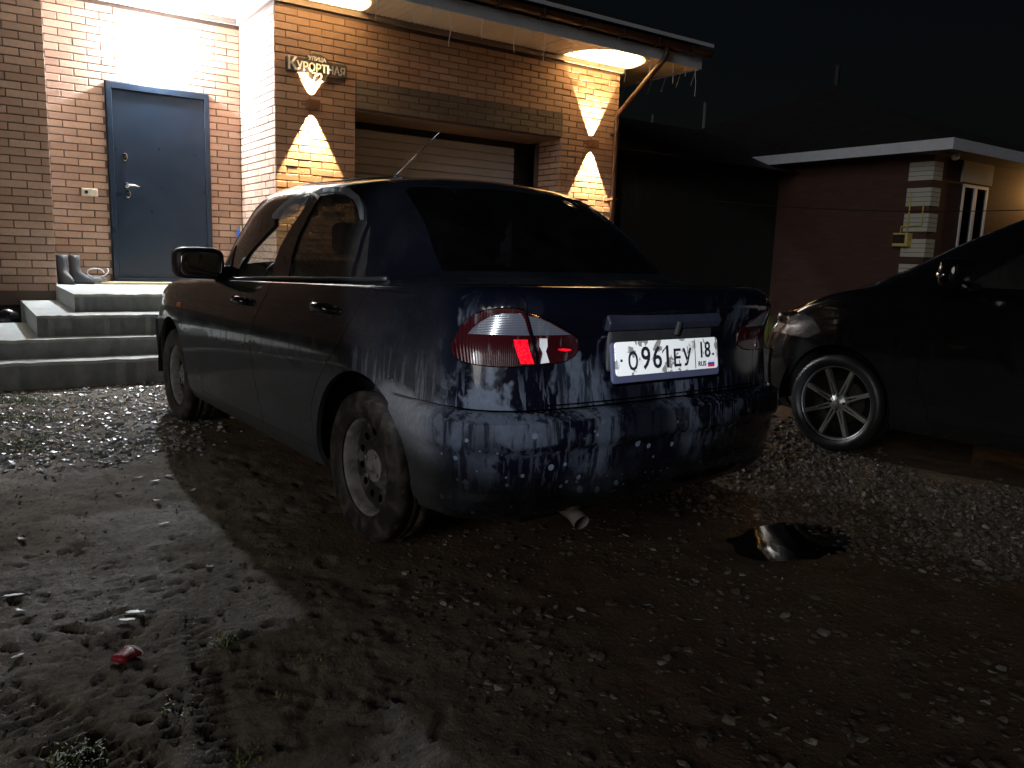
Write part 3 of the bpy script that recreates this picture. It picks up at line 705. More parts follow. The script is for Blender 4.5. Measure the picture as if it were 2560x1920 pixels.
hood=[(11.0,5.88),(11.05,5.35),(12.2,5.12),(13.2,5.05),(15,5.05),(15,5.93),(13,5.93)]
hlamp=[(12.55,3.5),(12.6,4.5),(13.6,4.75),(14.4,4.7),(14.3,3.6),(13.4,3.4)]
bumpT=2.93
frame=[(0,0),(15,0),(15,10),(0,10)]
rearzone=[(-.2,-.2),(5.05,-.2),(5.05,bumpT+.05),(-.2,bumpT+.05)]
frontzone=[(12.15,-.2),(15.2,-.2),(15.2,3.05),(12.15,3.05)]
lidzone=lidL+[(-.2,3.02),(-.2,5.95)]
rwzone=rw+[(-.2,7.9),(-.2,6.12)]
wszone=ws_[:-1]+[(15.2,7.9),(15.2,6.12)]
hoodzone=hood[:4]+[(15.2,5.05),(15.2,5.93),(13,5.93)]
sk=lambda p:p[0]<.02 or p[0]>14.98 or p[1]>9.95
shell=panel(BD,frame,[rearzone,frontzone,lidzone,rwzone,wszone,hoodzone,doorF,doorR,wF,wR,wQ,lampA,archR,archF,hlamp],off=0.,fold=.02,skip=sk)
pobj('body_shell',mirror(shell),M_paint,CAR)
M_gasket=M_black
# trunk lid, hood, bumpers
lidp=pobj('trunk_lid',panel(BD,inset(lid,.0055),[lampB,[(-a,b_) for a,b_ in lampB]],fold=.02),M_paint,CAR)
hd2=[(11.0,5.88),(11.05,5.35),(12.2,5.12),(13.2,5.05),(15,5.05)]
pobj('hood',mirror(panel(BD,inset(hood,.0025),fold=.015,skip=sk)),M_paint,CAR)
def boff(s,t):
    a=np.abs(s); k=1-.75*sstep(a,3.6,5.1); return k*(.004+.050*sstep(t,2.93,2.78)-.022*sstep(t,2.32,2.12)+.012*sstep(t,1.3,1.1)-.02*sstep(t,.5,.0))
bl_=[(5.03,bumpT),(5.03,0.0)]; 
bump_poly=[(-5.03,0),(5.03,0),(5.03,bumpT),(-5.03,bumpT)]
bh=[archR,[(-a,b_) for a,b_ in archR]]
bp=pobj('rear_bumper',panel(BD,bump_poly,bh,step=(.12,.1),off=boff,fold=.035),M_paint,CAR)
pobj('front_bumper',mirror(panel(BD,[(12.2,0),(15,0),(15,3.02),(12.2,3.02)],step=(.12,.12),off=.02,fold=.03,skip=sk)),M_paint,CAR)
# doors
M_tr=simple('glass_run_black',(.012,.012,.013),.45)
def handle(par,x,z,yy,sg):
    h=MB(); h.tube([(x+.075,yy-.004,z-.008),(x+.06,yy+.028,z+.004),(x+.02,yy+.036,z+.008),(x-.03,yy+.035,z+.007),(x-.07,yy+.024,z+.0),(x-.078,yy-.004,z-.006)],[.014,.017,.018,.018,.016,.013],10)
    h.v=[(a,b_*sg,c) for a,b_,c in h.v]
    o=obj('handle',h,M_paint,par,smooth=True)
    k=MB(); k.prism([(x+.085*math.cos(a),z-.012+.034*math.sin(a)) for a in np.linspace(0,2*math.pi,20,endpoint=False)],.004,lambda u,v,w:(u,(yy+w+.0005)*sg,v))
    obj('handle_recess',k,M_black,par)
    return o
for nm,pol,win,hx,hz,gm_ in (('rear_door',doorR,wR,.28,.862,M_tint),('front_door',doorF,wF,1.19,.833,M_glass)):
    VF=panel(BD,inset(pol,.0028),fold=.018); GF=panel(BD,win,fold=0,off=-.008,step=(.3,.3))
    V_=visR if nm=='rear_door' else visF; SF=panel(BD,V_,fold=.01,off=.014,step=(.2,.2))
    st_=BD.inv(lambda P:P[:,[0,2]],np.array([hx,hz]),(4.2,12.5),(0,5.9)); yy=BD.P([st_[0]],[st_[1]])[0,1]
    for sg in (1,-1):
        d=pobj(nm,VF if sg>0 else (mir(VF[0]),VF[1]),M_paint,CAR)
        pobj('window',GF if sg>0 else (mir(GF[0]),GF[1]),gm_,d)
        handle(d,hx,hz,yy,sg)
        if sg>0:
            vm=visor_mat('smoky_visor',(.35,.38,.42),.45) if nm=='rear_door' else visor_mat('clear_visor',(.8,.82,.85),.7)
            pobj('wind_deflector',SF,vm,d)
Q=panel(BD,wQ,fold=0,off=-.006,step=(.3,.3))
for sg in (1,-1): pobj('quarter_window',Q if sg>0 else (mir(Q[0]),Q[1]),M_tint,CAR)
pobj('rear_window',panel(BD,rwin,fold=0,off=-.004,step=(.3,.2)),M_tint2,CAR)
pobj('windshield',mirror(panel(BD,ws_+[(15,6.12)],fold=0,off=-.004,step=(.3,.2))),M_wsh,CAR)
# belt mouldings and roof rail strips
for sg in (1,-1):
    pts=BD.P(np.linspace(BD.sx(-.02,6.0),BD.sx(1.78,6.),30),np.full(30,6.0)); pts[:,1]+=.006; pts[:,1]*=sg
    obj('belt_moulding',MB().tube(pts,.009,8),M_tr,CAR,smooth=True)
    pts=BD.P(np.linspace(3.4,10.6,44),np.full(44,8.35)); pts[:,2]+=.001; pts[:,1]*=sg
    obj('roof_moulding',MB().tube(pts,.006,6),M_tr,CAR,smooth=True)
    pts=BD.P(np.linspace(6.9,8.6,2),np.array([6.05,8.0]))
# lamps
def lens(name,col,rough,glow=0.,white=False):
    g=NG(name); p=g.obj(); nz=g.noise(g.mapping(p,(1,1,.3)),40,4,.6); rb=g.n('TexWave',wave_type='BANDS',bands_direction='Z' if white else 'Y'); g.set(rb,0,p); g.set(rb,'Scale',60.)
    c=g.mix(g.ramp(nz,.55,.7,0,.45),col,(.09,.085,.09))
    return g.done(g.bsdf(c,rough,0.,g.bump(rb.outputs[0],.35,.003),.6,1.))
M_red=lens('red_lens',(.014,.0009,.0018),.16); M_clr=lens('clear_lens',(.05,.054,.068),.2,white=True)
g_=NG('red_reflector'); p_=g_.obj(); v_=g_.n('TexVoronoi'); g_.set(v_,'Vector',p_); g_.set(v_,'Scale',160.); 
M_refl=g_.done(g_.bsdf(g_.mix(g_.ramp(v_.outputs['Distance'],.2,.7),(1.,.012,.03),(.85,.0,.01)),.3,0.,g_.bump(v_.outputs['Distance'],.3,.002)))
M_shiny=simple('bare_lamp_bowl',(.40,.40,.40),.35,var=.2,scale=40)
def sgn(pl,sg): return [(a*sg,b_) for a,b_ in pl]
for sg in (1,-1):
    la=pobj('tail_lamp',panel(BD,inset(sgn(lampA,sg),.003),[sgn(clearA,sg)],step=(.08,.08),off=.004,fold=.03),M_red,CAR)
    pobj('clear_lens',panel(BD,sgn(clearA,sg),step=(.08,.08),off=.0045,fold=.02),M_clr,la)
    lb=pobj('tail_lamp',panel(BD,inset(sgn(lampB,sg),.003),[sgn(clearB,sg)],step=(.08,.08),off=.004,fold=.03),M_red,CAR)
    pobj('clear_lens',panel(BD,sgn(clearB,sg),step=(.08,.08),off=.0045,fold=.02),M_clr,lb)
    if sg>0:
        tag(la,'tail lamp with a bright red reflector strip'); tag(lb,'inner tail lamp with a broken pale patch')
        pobj('reflector',panel(BD,refl,step=(.05,.05),off=.0075,fold=.004),M_refl,la)
        pobj('broken_patch',panel(BD,patch,step=(.05,.05),off=.0065,fold=.002),M_shiny,lb)
        sp_=BD.px(LC([(1625,840),(1700,832),(1800,845),(1800,862),(1710,875),(1625,858)]),SR,TRr)
        pobj('reflector',panel(BD,sp_,step=(.05,.05),off=.0062,fold=.002),M_refl,lb)
    pobj('headlamp',panel(BD,sgn(hlamp,sg),off=.0,fold=.02),M_clr,CAR)
# number plate with trim
PL=link('number_plate',mesh('number_plate',[],[]),CAR); 
mb=MB(); w,h,c=.26,.056,.012
poly=[(w-c+c*math.cos(a),h-c+c*math.sin(a)) for a in np.linspace(0,math.pi/2,5)]+[(-w+c+c*math.cos(a),h-c+c*math.sin(a)) for a in np.linspace(math.pi/2,math.pi,5)]+[(-w+c+c*math.cos(a),-h+c+c*math.sin(a)) for a in np.linspace(math.pi,1.5*math.pi,5)]+[(w-c+c*math.cos(a),-h+c+c*math.sin(a)) for a in np.linspace(1.5*math.pi,2*math.pi,5)]
# plate local: u right (as read), v up, facing rear (-x): car y left = -u
bpy.data.objects.remove(PL)
g_=NG('dirty_white_plate'); p_=g_.obj(); nz=g_.noise(p_,26,4,.55,.6); nz2=g_.noise(p_,9,2,.5)
M_plate=g_.done(g_.bsdf(g_.mix(g_.math('MULTIPLY',g_.ramp(nz,.545,.575),g_.ramp(nz2,.44,.5)),(.88,.88,.86),(.24,.23,.21)),.4))
fnp=lambda u,v,w_:(-w_,-u,v)
PL=obj('number_plate',MB().prism(poly,.004,fnp),M_plate,CAR,loc=(-.798,.028,.767),rot=(0,R(9),0))
M_ink=simple('plate_ink',(.015,.016,.022),.4,var=.1,bump=0)
M_flag=[simple('flag_white',(.8,.8,.8),.4,bump=0),simple('flag_blue',(.02,.05,.4),.4,bump=0),simple('flag_red',(.75,.02,.03),.4,bump=0)]
def pchar(txt,hh,u,v,bold=.0,sx=1.):
    t=text_mb(txt,hh/.727,.0006,bold=bold); t.v=[(-.0046-p[2],-(p[0]*sx),p[1]) for p in t.v]
    if txt=='1': t.hexa([(-.0052,.006,.066),(-.0052,-.002,.075),(-.0052,.024,.057),(-.0052,.027,.048),(-.004,.006,.066),(-.004,-.002,.075),(-.004,.024,.057),(-.004,.027,.048)])
    obj('plate_character' if len(txt)==1 else 'plate_lettering',t,M_ink,PL,loc=(0,-u,v))
for ch,hh,u in (('О',.060,-.180),('9',.078,-.118),('6',.078,-.062),('1',.078,-.010),('Е',.060,.040),('У',.060,.093)): pchar(ch,hh,u,-.038,.0012,.92 if ch!='О' else .8)
pchar('18',.058,.188,-.014,.001,.85); pchar('RUS',.018,.172,-.045,.0004)
obj('plate_border',MB().box(-.0047,-.004,-.1375,-.1345,-.052,.052),M_ink,PL)
for i in range(3): obj('flag_stripe',MB().box(-.0047,-.004,-.240,-.204,-.028-.008*(i+1)+.002,-.028-.008*i+.002),M_flag[i],PL)
for y in (-.235,.235): obj('plate_screw',MB().lathe([(0,-.007),(.004,-.0065),(.005,-.004)],10),M_ink,PL,loc=(0,y,-.005),rot=(0,R(90),0))
bk=MB(); bk.prism([(a*1.05,b_*1.22-.012) for a,b_ in poly],.012,lambda u,v,w_:(.013-w_,-u,v)); obj('plate_holder',bk,simple('blue_grey_holder',(.05,.055,.10),.5),PL,bevel=.003)
tb=MB(); tb.hexa([(-.77,-.29,.866),(-.72,-.29,.866),(-.72,.29,.866),(-.77,.29,.866),(-.80,-.29,.878),(-.72,-.29,.915),(-.72,.29,.915),(-.80,.29,.878)])
tb=MB(); tb.add([(-.782,-.258,.858),(-.782,.312,.858),(-.795,.312,.885),(-.795,-.258,.885),(-.78,.312,.912),(-.78,-.258,.912),(-.73,.312,.925),(-.73,-.258,.925),(-.73,.312,.862),(-.73,-.258,.862)],[(0,1,2,3),(3,2,4,5),(5,4,6,7),(7,6,8,9),(9,8,1,0),(1,8,6,4,2),(0,3,5,7,9)])
obj('plate_trim',tb,simple('dusty_trim',(.011,.012,.021),.4,var=.4),CAR,bevel=.006)
obj('recess_panel',MB().box(-.770,-.74,-.235,.29,.72,.866),M_black,CAR,bevel=.01)
obj('lid_lock',MB().tube([(-.785,-.02,.84),(-.797,-.02,.885)],.01,8),M_black,CAR)
# wheels
def disc_rim(r,holes,rh,hr,prof,nm):
    """pressed steel disc: polar CDT with round holes, depth by radius profile"""
    V=[];E=[]
    def loop(pts):
        n0=len(V); V.extend(pts); E.extend((n0+i,n0+(i+1)%len(pts)) for i in range(len(pts)))
    loop([(r*math.cos(a),r*math.sin(a)) for a in np.linspace(0,2*math.pi,64,endpoint=False)])
    hs=[]
    for k in range(holes):
        a=2*math.pi*k/holes; c=(rh*math.cos(a),rh*math.sin(a)); hs.append(c); loop([(c[0]+hr*math.cos(b_)*1.0,c[1]+hr*math.sin(b_)) for b_ in np.linspace(0,2*math.pi,12,endpoint=False)])
    for rr in np.linspace(.02,r-.008,9):
        for a in np.linspace(0,2*math.pi,48,endpoint=False)+rr*40: V.append((rr*math.cos(a),rr*math.sin(a)))
    V=[v for i,v in enumerate(V) if i<64+12*holes or all(math.hypot(v[0]-c[0],v[1]-c[1])>hr*1.15 for c in hs)]
    q=delaunay_2d_cdt([Vector(v) for v in V],E,[],0,1e-5)
    P=[(v.x,v.y) for v in q[0]]; F=[]
    for f in q[2]:
        cx=sum(P[i][0] for i in f)/3; cy=sum(P[i][1] for i in f)/3
        if any(math.hypot(cx-c[0],cy-c[1])<hr*.97 for c in hs): continue
        F.append(tuple(f))
    return [(x,float(np.interp(math.hypot(x,y),*prof)),y) for x,y in P],F
def tyre_prof(ro,ri,wd):
    return [(ri,-wd*.40),(ri+.012,-wd*.46),(ri+(ro-ri)*.45,-wd*.5),(ro-.022,-wd*.48),(ro-.006,-wd*.42),(ro,-wd*.34),(ro,-.022),(ro-.006,-.02),(ro-.006,-.012),(ro,-.010),(ro,.010),(ro-.006,.012),(ro-.006,.02),(ro,.022),(ro,wd*.34),(ro-.006,wd*.42),(ro-.022,wd*.48),(ri+(ro-ri)*.45,wd*.5),(ri+.012,wd*.46),(ri,wd*.40)]
M_ty=wheel_dirt('dusty_tyre',(.022,.019,.017),(.095,.082,.072),.42,.7)
M_rim=wheel_dirt('dusty_steel_rim',(.022,.022,.02),(.13,.125,.12),.5,.68)
M_hub=wheel_dirt('dusty_hub',(.16,.155,.15),(.30,.29,.28),.35,.6)
dv,df_=disc_rim(.172,12,.128,.0155,([0,.035,.045,.075,.09,.115,.14,.172],[.034,.034,.032,.030,.016,.010,.014,.012]),'disc')
w_disc=mesh('wheel',dv,df_,M_rim,True)
w_tyre=mesh('tyre',*(lambda m:(m.v,m.f))(MB().lathe(tyre_prof(.288,.186,.175),48,'y')),M_ty,True)
w_rimm=mesh('rim',*(lambda m:(m.v,m.f))(MB().lathe([(.164,-.02),(.172,.02),(.172,.045),(.182,.058),(.192,.066),(.192,.058),(.18,.045),(.178,-.02),(.185,-.07)],48,'y')),M_hub,True)
w_hub=mesh('hub_cap',*(lambda m:(m.v,m.f))(MB().lathe([(.0,.048),(.020,.048),(.024,.040),(.026,.036),(.058,.0345),(.064,.030)],24,'y')),M_hub,True)
w_bolt=mesh('wheel_bolt',*(lambda m:(m.v,m.f))(MB().tube([(0,.028,0),(0,.042,0)],.009,6)),M_hub)
for (x,sg,rt) in ((0,1,.2),(0,-1,1.),(2.52,1,2.2),(2.52,-1,.5)):
    o=link('wheel',w_disc,CAR,(x,sg*.715,.285)); o.rotation_euler=(0,rt,0 if sg>0 else math.pi)
    for nm,me in (('tyre',w_tyre),('rim',w_rimm),('hub_cap',w_hub)): link(nm,me,o)
    for k in range(4): link('wheel_bolt',w_bolt,o,(.05*math.cos(R(45+90*k)),0,.05*math.sin(R(45+90*k))))
for x in (-.02,2.52):
    for sg in (1,-1):
        V=[];F=[];n=20
        for yv in (.46,.80):
            for k in range(n+1):
                a=R(-5)+R(190)*k/n; V.append((x+.385*math.cos(a),yv*sg,.29+.385*math.sin(a)))
        for k in range(n): F.append((k,k+1,n+2+k,n+1+k))
        F.append(tuple(range(n+1)))
        obj('wheel_arch_liner',MB().add(V,F),M_dark,CAR)
# floor pan, interior
obj('floor_pan',MB().box(-.62,3.0,-.52,.52,.20,.27).box(.4,2.1,-.76,.76,.22,.30).box(-.70,-.62,-.6,.6,.3,.6).box(-.6,-.3,-.62,.62,.28,.55),M_dark,CAR)
obj('muffler',MB().tube([(-.45,.32,.24),(-.60,.33,.235),(-.70,.345,.225),(-.745,.35,.205)],[.028,.028,.028,.03],12,cap=False),simple('rusty_pale_exhaust',(.30,.28,.26),.6,metal=.3),CAR,smooth=True)
M_seat=simple('grey_seat_fabric',(.035,.035,.04),.9)
for (x,y,wd) in ((1.15,.36,.25),(1.15,-.36,.25),(.25,.0,.62)):
    st=obj('seat',MB().box(x-.05,x+.45,y-wd,y+wd,.30,.52),M_seat,CAR,bevel=.05,seg=3)
    obj('seat_back',MB().hexa([(x-.12,y-wd,.5),(x+.04,y-wd,.5),(x+.04,y+wd,.5),(x-.12,y+wd,.5),(x-.26,y-wd*.85,1.04),(x-.14,y-wd*.85,1.04),(x-.14,y+wd*.85,1.04),(x-.26,y+wd*.85,1.04)]),M_seat,st,bevel=.04,seg=3)
    for hy in ((y,) if wd<.5 else (-.36,.36)):
        obj('headrest',MB().box(x-.29,x-.19,hy-.12,hy+.12,1.07,1.22),M_seat,st,bevel=.035,seg=3)
obj('dashboard',MB().hexa([(1.75,-.66,.6),(2.2,-.66,.6),(2.2,.66,.6),(1.75,.66,.6),(1.85,-.66,.90),(2.25,-.6,.95),(2.25,.6,.95),(1.85,.66,.90)]),M_seat,CAR,bevel=.04)
V=MB(); V.tube([(1.68+.06*math.sin(a),.36+.18*math.cos(a),.85+.17*math.sin(a)) for a in np.linspace(0,2*math.pi,33)],.013,8); V.tube([(1.68,.36,.85),(1.85,.36,.78)],.02,8); V.tube([(1.68,.19,.85),(1.68,.53,.85)],.012,6)
obj('steering_wheel',V,M_black,CAR,smooth=True)
obj('rear_shelf',MB().box(-.35,.2,-.6,.6,.93,.95),M_seat,CAR)
# mirrors
def mirror_mb(x,y,z,hx,hy,hz,n=20,m=10,p=.5,sg=1):
    V=[];F=[]
    for i in range(m+1):
        b_=-math.pi/2+math.pi*i/m
        for k in range(n):
            a=2*math.pi*k/n; f=lambda v,e:math.copysign(abs(v)**e,v)
            V.append((x+hx*f(math.cos(b_),p)*f(math.cos(a),p)*(1 if math.cos(a)<0 else 1.),(y+hy*f(math.cos(b_),p)*f(math.sin(a),p))*1.,z+hz*f(math.sin(b_),p)))
    for i in range(m):
        for k in range(n): F.append((i*n+k,i*n+(k+1)%n,(i+1)*n+(k+1)%n,(i+1)*n+k))
    V=[(a,b_*sg,c) for a,b_,c in V]
    return MB().add(V,F)
for sg in (1,-1):
    mo=obj('side_mirror',mirror_mb(1.67,.885,.998,.07,.125,.082,p=.5,sg=sg),M_black,CAR,smooth=True)
    obj('mirror_glass',mirror_mb(1.604,.885,.995,.008,.105,.066,p=.5,sg=sg),simple('mirror_surface',(.5,.52,.55),.05,metal=1.,bump=0) if sg>0 else M_chrome,mo,smooth=True)
    a=MB(); a.hexa([(1.63,.72,.90),(1.76,.72,.90),(1.72,.86,.925),(1.64,.86,.925),(1.63,.72,.99),(1.74,.72,.975),(1.72,.86,.985),(1.64,.86,.985)]); a.v=[(p,q*sg,c) for p,q,c in a.v]
    obj('mirror_arm',a,M_black,mo,bevel=.01)
    tri=panel(BD,[(sg*q,v) for q,v in [(BD.sx(1.62,6.05),6.05),(BD.sx(1.86,6.05),6.05),(BD.sx(1.66,6.75,(6,11.3)),6.75)]],fold=.004,off=.004); pobj('mirror_base',tri,M_black,mo)
# antenna, indicator
obj('antenna',MB().tube([(1.06,.10,1.425),(1.0,.10,1.47)],[.012,.007],8).tube([(1.0,.10,1.47),(.60,.10,1.64)],[.003,.0018],6),M_chrome,CAR,smooth=True)
obj('antenna_base',mirror_mb(1.07,.10,1.43,.03,.018,.012,p=1.),M_black,CAR,smooth=True)
st_=BD.inv(lambda P:P[:,[0,2]],np.array([2.28,.72]),(4.2,12.5),(0,5.9)); yy=BD.P([st_[0]],[st_[1]])[0,1]
obj('side_indicator',mirror_mb(2.28,yy,.74,.035,.010,.016,p=.8),simple('amber_lens',(.5,.14,.05),.2,bump=0),CAR,smooth=True)

# ================================================================== SECOND CAR
w2=onz(2084,1008,.29); hy2=R(-4.)
fw2=np.array([math.sin(hy2),math.cos(hy2),0]); lf2=np.array([-math.cos(hy2),math.sin(hy2),0])
o2=w2-lf2*.80-fw2*2.6; o2[2]=0
CAR2=empty('hatchback'); CAR2.matrix_world=Matrix(((fw2[0],lf2[0],0,o2[0]),(fw2[1],lf2[1],0,o2[1]),(0,0,1,0),(0,0,0,1)))
tag(CAR2,'black hatchback with spoked alloy wheels parked beside the sedan','car')
def r5b(r):
    r[:,2]=np.where(side_>.5,np.interp(r[:,0],[-.3,0,1.7,2.6],[1.0,.99,.97,.93]),r[:,2])
N2=make_net([(-.75,0),(-.745,.3),(-.72,.52),(-.66,.67),(-.52,.765),(-.2,.81),(.3,.835),(.8,.84),(1.3,.84),(1.75,.84),(2.2,.835),(2.7,.815),(3.02,.765),(3.2,.66),(3.32,.40),(3.36,0)],
 [(-.60,0),(-.59,.25),(-.56,.45),(-.50,.58),(-.38,.68),(-.15,.72),(.25,.745),(.80,.755),(1.25,.755),(1.72,.75),(2.15,.71),(2.35,.63),(2.47,.50),(2.54,.36),(2.58,.18),(2.60,0)],
 [(-.35,0),(-.345,.22),(-.33,.38),(-.29,.49),(-.18,.55),(.05,.585),(.4,.60),(.8,.61),(1.1,.61),(1.35,.60),(1.55,.57),(1.66,.49),(1.72,.39),(1.755,.28),(1.775,.14),(1.78,0)],
 [(-.06,-.10,-.06,.26,.20,.20),(-.03,-.03,-.02,.335,.29,.28),(0,0,-.004,.46,.45,.42),(-.01,-.01,.002,.62,.62,.56),(-.03,-.07,-.01,.82,.80,.70),(-.03,-.16,-.045,.99,.95,.80)],
 r5b,([-.6,-.2,.5,1.2,1.8,2.2,2.6],[1.06,1.03,1.02,1.01,1.0,1.01,1.06]),([0,3,6,8,10,13,15],[1.44,1.43,1.43,1.43,1.42,1.43,1.45]),1.49,(.0,1.4))
B2=Body(N2,CAR2.matrix_world)
M_blk=paint_mat('black_paint',(.003,.003,.0035),CAR2,dirt=.22,dust=(.05,.05,.05))
a2R=arch(B2,0,.295,.345); a2F=arch(B2,2.6,.295,.345)
hl2=B2.px([(1931,832),(1945,786),(1955,777),(1987,768),(2010,759),(2030,790),(2053,829),(2018,845),(1978,837),(1945,829)],(10.5,15),(2.6,6.))
d2=[(B2.sx(2.0,5.93),5.93),(B2.sx(2.02,5.4),5.4)]+B2.xz([(2.08,.85),(2.12,.7),(2.12,.5),(2.05,.33)]); d2b=[(B2.sx(1.0,.95),.95),(B2.sx(1.0,3),3.),(B2.sx(1.0,5.93),5.93)]
door2=d2+[(d2[-1][0],.95)]+d2b
w2F=[(B2.sx(1.02,6.06),6.06),(B2.sx(2.0,6.06),6.06),(B2.sx(1.75,6.8,(6,11)),6.8),(B2.sx(1.45,7.75,(6,11)),7.75),(B2.sx(1.02,7.8,(6,11)),7.8)]
w2R=[(B2.sx(.1,6.06),6.06),(B2.sx(.96,6.06),6.06),(B2.sx(.96,7.8,(4,11)),7.8),(B2.sx(.3,7.75,(4,11)),7.75)]
ws2=[(11.75,6.12),(11.7,7.0),(11.75,7.8),(12.3,7.88),(15.2,7.9),(15.2,6.12)]
rw2=[(2.9,6.12),(2.8,7.7),(-.2,7.8),(-.2,6.12)]
fz2=[(12.3,-.2),(15.2,-.2),(15.2,2.95),(12.3,2.95)]
pobj('body_shell',mirror(panel(B2,frame,[door2,w2F,w2R,ws2,rw2,fz2,a2R,a2F,hl2],fold=.02,skip=sk)),M_blk,CAR2)
M_bmp2=paint_mat('dusty_bumper_paint',(.004,.004,.005),CAR2,dirt=.9,dust=(.07,.075,.085))
bm2=pobj('front_bumper',mirror(panel(B2,[(12.34,0),(15,0),(15,2.9),(12.34,2.9)],[a2F],step=(.12,.12),off=.012,fold=.03,skip=sk)),M_bmp2,CAR2)
for sg in (1,-1):
    V,F=panel(B2,inset(door2,.003),fold=.018); dd=pobj('front_door',(V if sg>0 else mir(V),F),M_blk,CAR2)
    V,F=panel(B2,w2F,fold=0,off=-.006,step=(.3,.3)); pobj('window',(V if sg>0 else mir(V),F),M_tint,dd)
    V,F=panel(B2,w2R,fold=0,off=-.006,step=(.3,.3)); pobj('rear_side_window',(V if sg>0 else mir(V),F),M_tint2,CAR2)
    # headlamp: chrome bowl + reflectors under a clear cover
    V,F=panel(B2,hl2,fold=.0,off=-.035,step=(.06,.06)); hb=pobj('headlamp',(V if sg>0 else mir(V),F),simple('headlamp_bowl',(.35,.34,.33),.18,metal=.9,var=.5,scale=14,bump=0),CAR2)
    V,F=panel(B2,hl2,fold=.03,off=.003,step=(.08,.08)); pobj('lens_cover',(V if sg>0 else mir(V),F),glass('headlamp_cover',(.85,.85,.85),.03,1.5),hb)
    c=B2.P([np.mean([a for a,_ in hl2])],[np.mean([b_ for _,b_ in hl2])])[0]
    for (dx,dz,rr,mm) in ((.04,.02,.035,M_chrome),(-.07,-.015,.028,simple('amber_bulb',(.6,.2,.03),.2,bump=0))):
        obj('reflector_bowl',mirror_mb(c[0]+dx,c[1]-.045,c[2]+dz,rr*1.2,.008,rr,p=.9,sg=sg),mm,hb,smooth=True)
    mo=obj('side_mirror',mirror_mb(1.92,.985,1.075,.06,.115,.08,p=.55,sg=sg),M_blk,CAR2,smooth=True)
    obj('mirror_cap',mirror_mb(1.945,.985,1.07,.045,.117,.028,p=.7,sg=sg),M_chrome,mo,smooth=True)
    obj('mirror_arm',MB().box(1.88,1.98,(.76 if sg>0 else -.90),(.90 if sg>0 else -.76),.99,1.03),M_black,mo,bevel=.01)
pobj('windshield',mirror(panel(B2,ws2[:4]+[(15,7.9),(15,6.12)],fold=0,off=-.004,step=(.3,.2))),M_tint,CAR2)
pobj('rear_window',panel(B2,[(2.9,6.12),(2.8,7.7),(0,7.8),(-2.8,7.7),(-2.9,6.12)],fold=0,off=-.004,step=(.3,.2)),M_tint2,CAR2)
obj('floor_pan',MB().box(-.5,3.0,-.55,.55,.19,.28).box(.4,2.15,-.77,.77,.21,.3).box(1.9,2.3,-.65,.65,.6,.98),M_dark,CAR2)
for (x,y,wd) in ((1.15,.36,.25),(1.15,-.36,.25)):
    st=obj('seat',MB().box(x-.05,x+.45,y-wd,y+wd,.30,.55),M_seat,CAR2,bevel=.05,seg=3)
    obj('seat_back',MB().hexa([(x-.12,y-wd,.5),(x+.04,y-wd,.5),(x+.04,y+wd,.5),(x-.12,y+wd,.5),(x-.26,y-wd*.85,1.1),(x-.14,y-wd*.85,1.1),(x-.14,y+wd*.85,1.1),(x-.26,y+wd*.85,1.1)]),M_seat,st,bevel=.04,seg=3)
# alloy wheels with split spokes
M_alloy=simple('machined_alloy',(.50,.52,.50),.32,metal=.7,var=.12,scale=18,bump=.05)
M_tb=simple('wet_black_tyre',(.018,.019,.021),.38,var=.3,scale=12,bump=.3)
t2=mesh('tyre',*(lambda m:(m.v,m.f))(MB().lathe(tyre_prof(.292,.222,.19),56,'y')),M_tb,True)
r2m=mesh('wheel',*(lambda m:(m.v,m.f))(MB().lathe([(.2135,.060),(.216,.068),(.222,.071),(.225,.064),(.222,.055)],56,'y',True)),M_alloy,True)
brl=mesh('rim_barrel',*(lambda m:(m.v,m.f))(MB().lathe([(.05,-.06),(.205,-.06),(.207,.04),(.2145,.0595),(.2215,.0545),(.215,-.08)],48,'y')),M_black,True)
spk=MB()
for sgn2 in (1,-1):
    spk.hexa([(.05,.030,sgn2*.012-.006),(.05,.048,sgn2*.012-.006),(.05,.048,sgn2*.012+.006),(.05,.030,sgn2*.012+.006),(.14,.03,sgn2*.0075-.0055),(.14,.055,sgn2*.0075-.0055),(.14,.055,sgn2*.0075+.0055),(.14,.03,sgn2*.0075+.0055)])
spk.hexa([(.128,.025,-.013),(.128,.056,-.013),(.128,.056,.013),(.128,.025,.013),(.21,.03,-.0125),(.21,.062,-.0125),(.21,.062,.0125),(.21,.03,.0125)])
spm=mesh('spoke',spk.v,spk.f,M_alloy)
hb2=mesh('hub_cap',*(lambda m:(m.v,m.f))(MB().lathe([(0,.052),(.026,.052),(.03,.047),(.048,.046),(.058,.036),(.058,.01)],28,'y')),M_alloy,True)
lgm=mesh('wheel_bolt',*(lambda m:(m.v,m.f))(MB().tube([(0,.03,0),(0,.0475,0)],.0085,8)),M_black)
bd_=mesh('brake_disc',*(lambda m:(m.v,m.f))(MB().lathe([(.05,-.03),(.13,-.03),(.13,-.045),(.05,-.045)],32,'y')),M_rubber,True)
for (x,sg) in ((2.6,1),(2.6,-1),(0,1),(0,-1)):
    o=link('wheel',r2m,CAR2,(x,sg*.715,.29)); o.rotation_euler=(0,R(22),0 if sg>0 else math.pi)
    for nm,me in (('tyre',t2),('hub_cap',hb2),('brake_disc',bd_),('rim_barrel',brl)): link(nm,me,o)
    for k in range(4): link('wheel_bolt',lgm,o,(.042*math.cos(R(22.5+90*k)),0,.042*math.sin(R(22.5+90*k))))
    for k in range(8): link('spoke',spm,o,rot=(0,R(45*k),0))
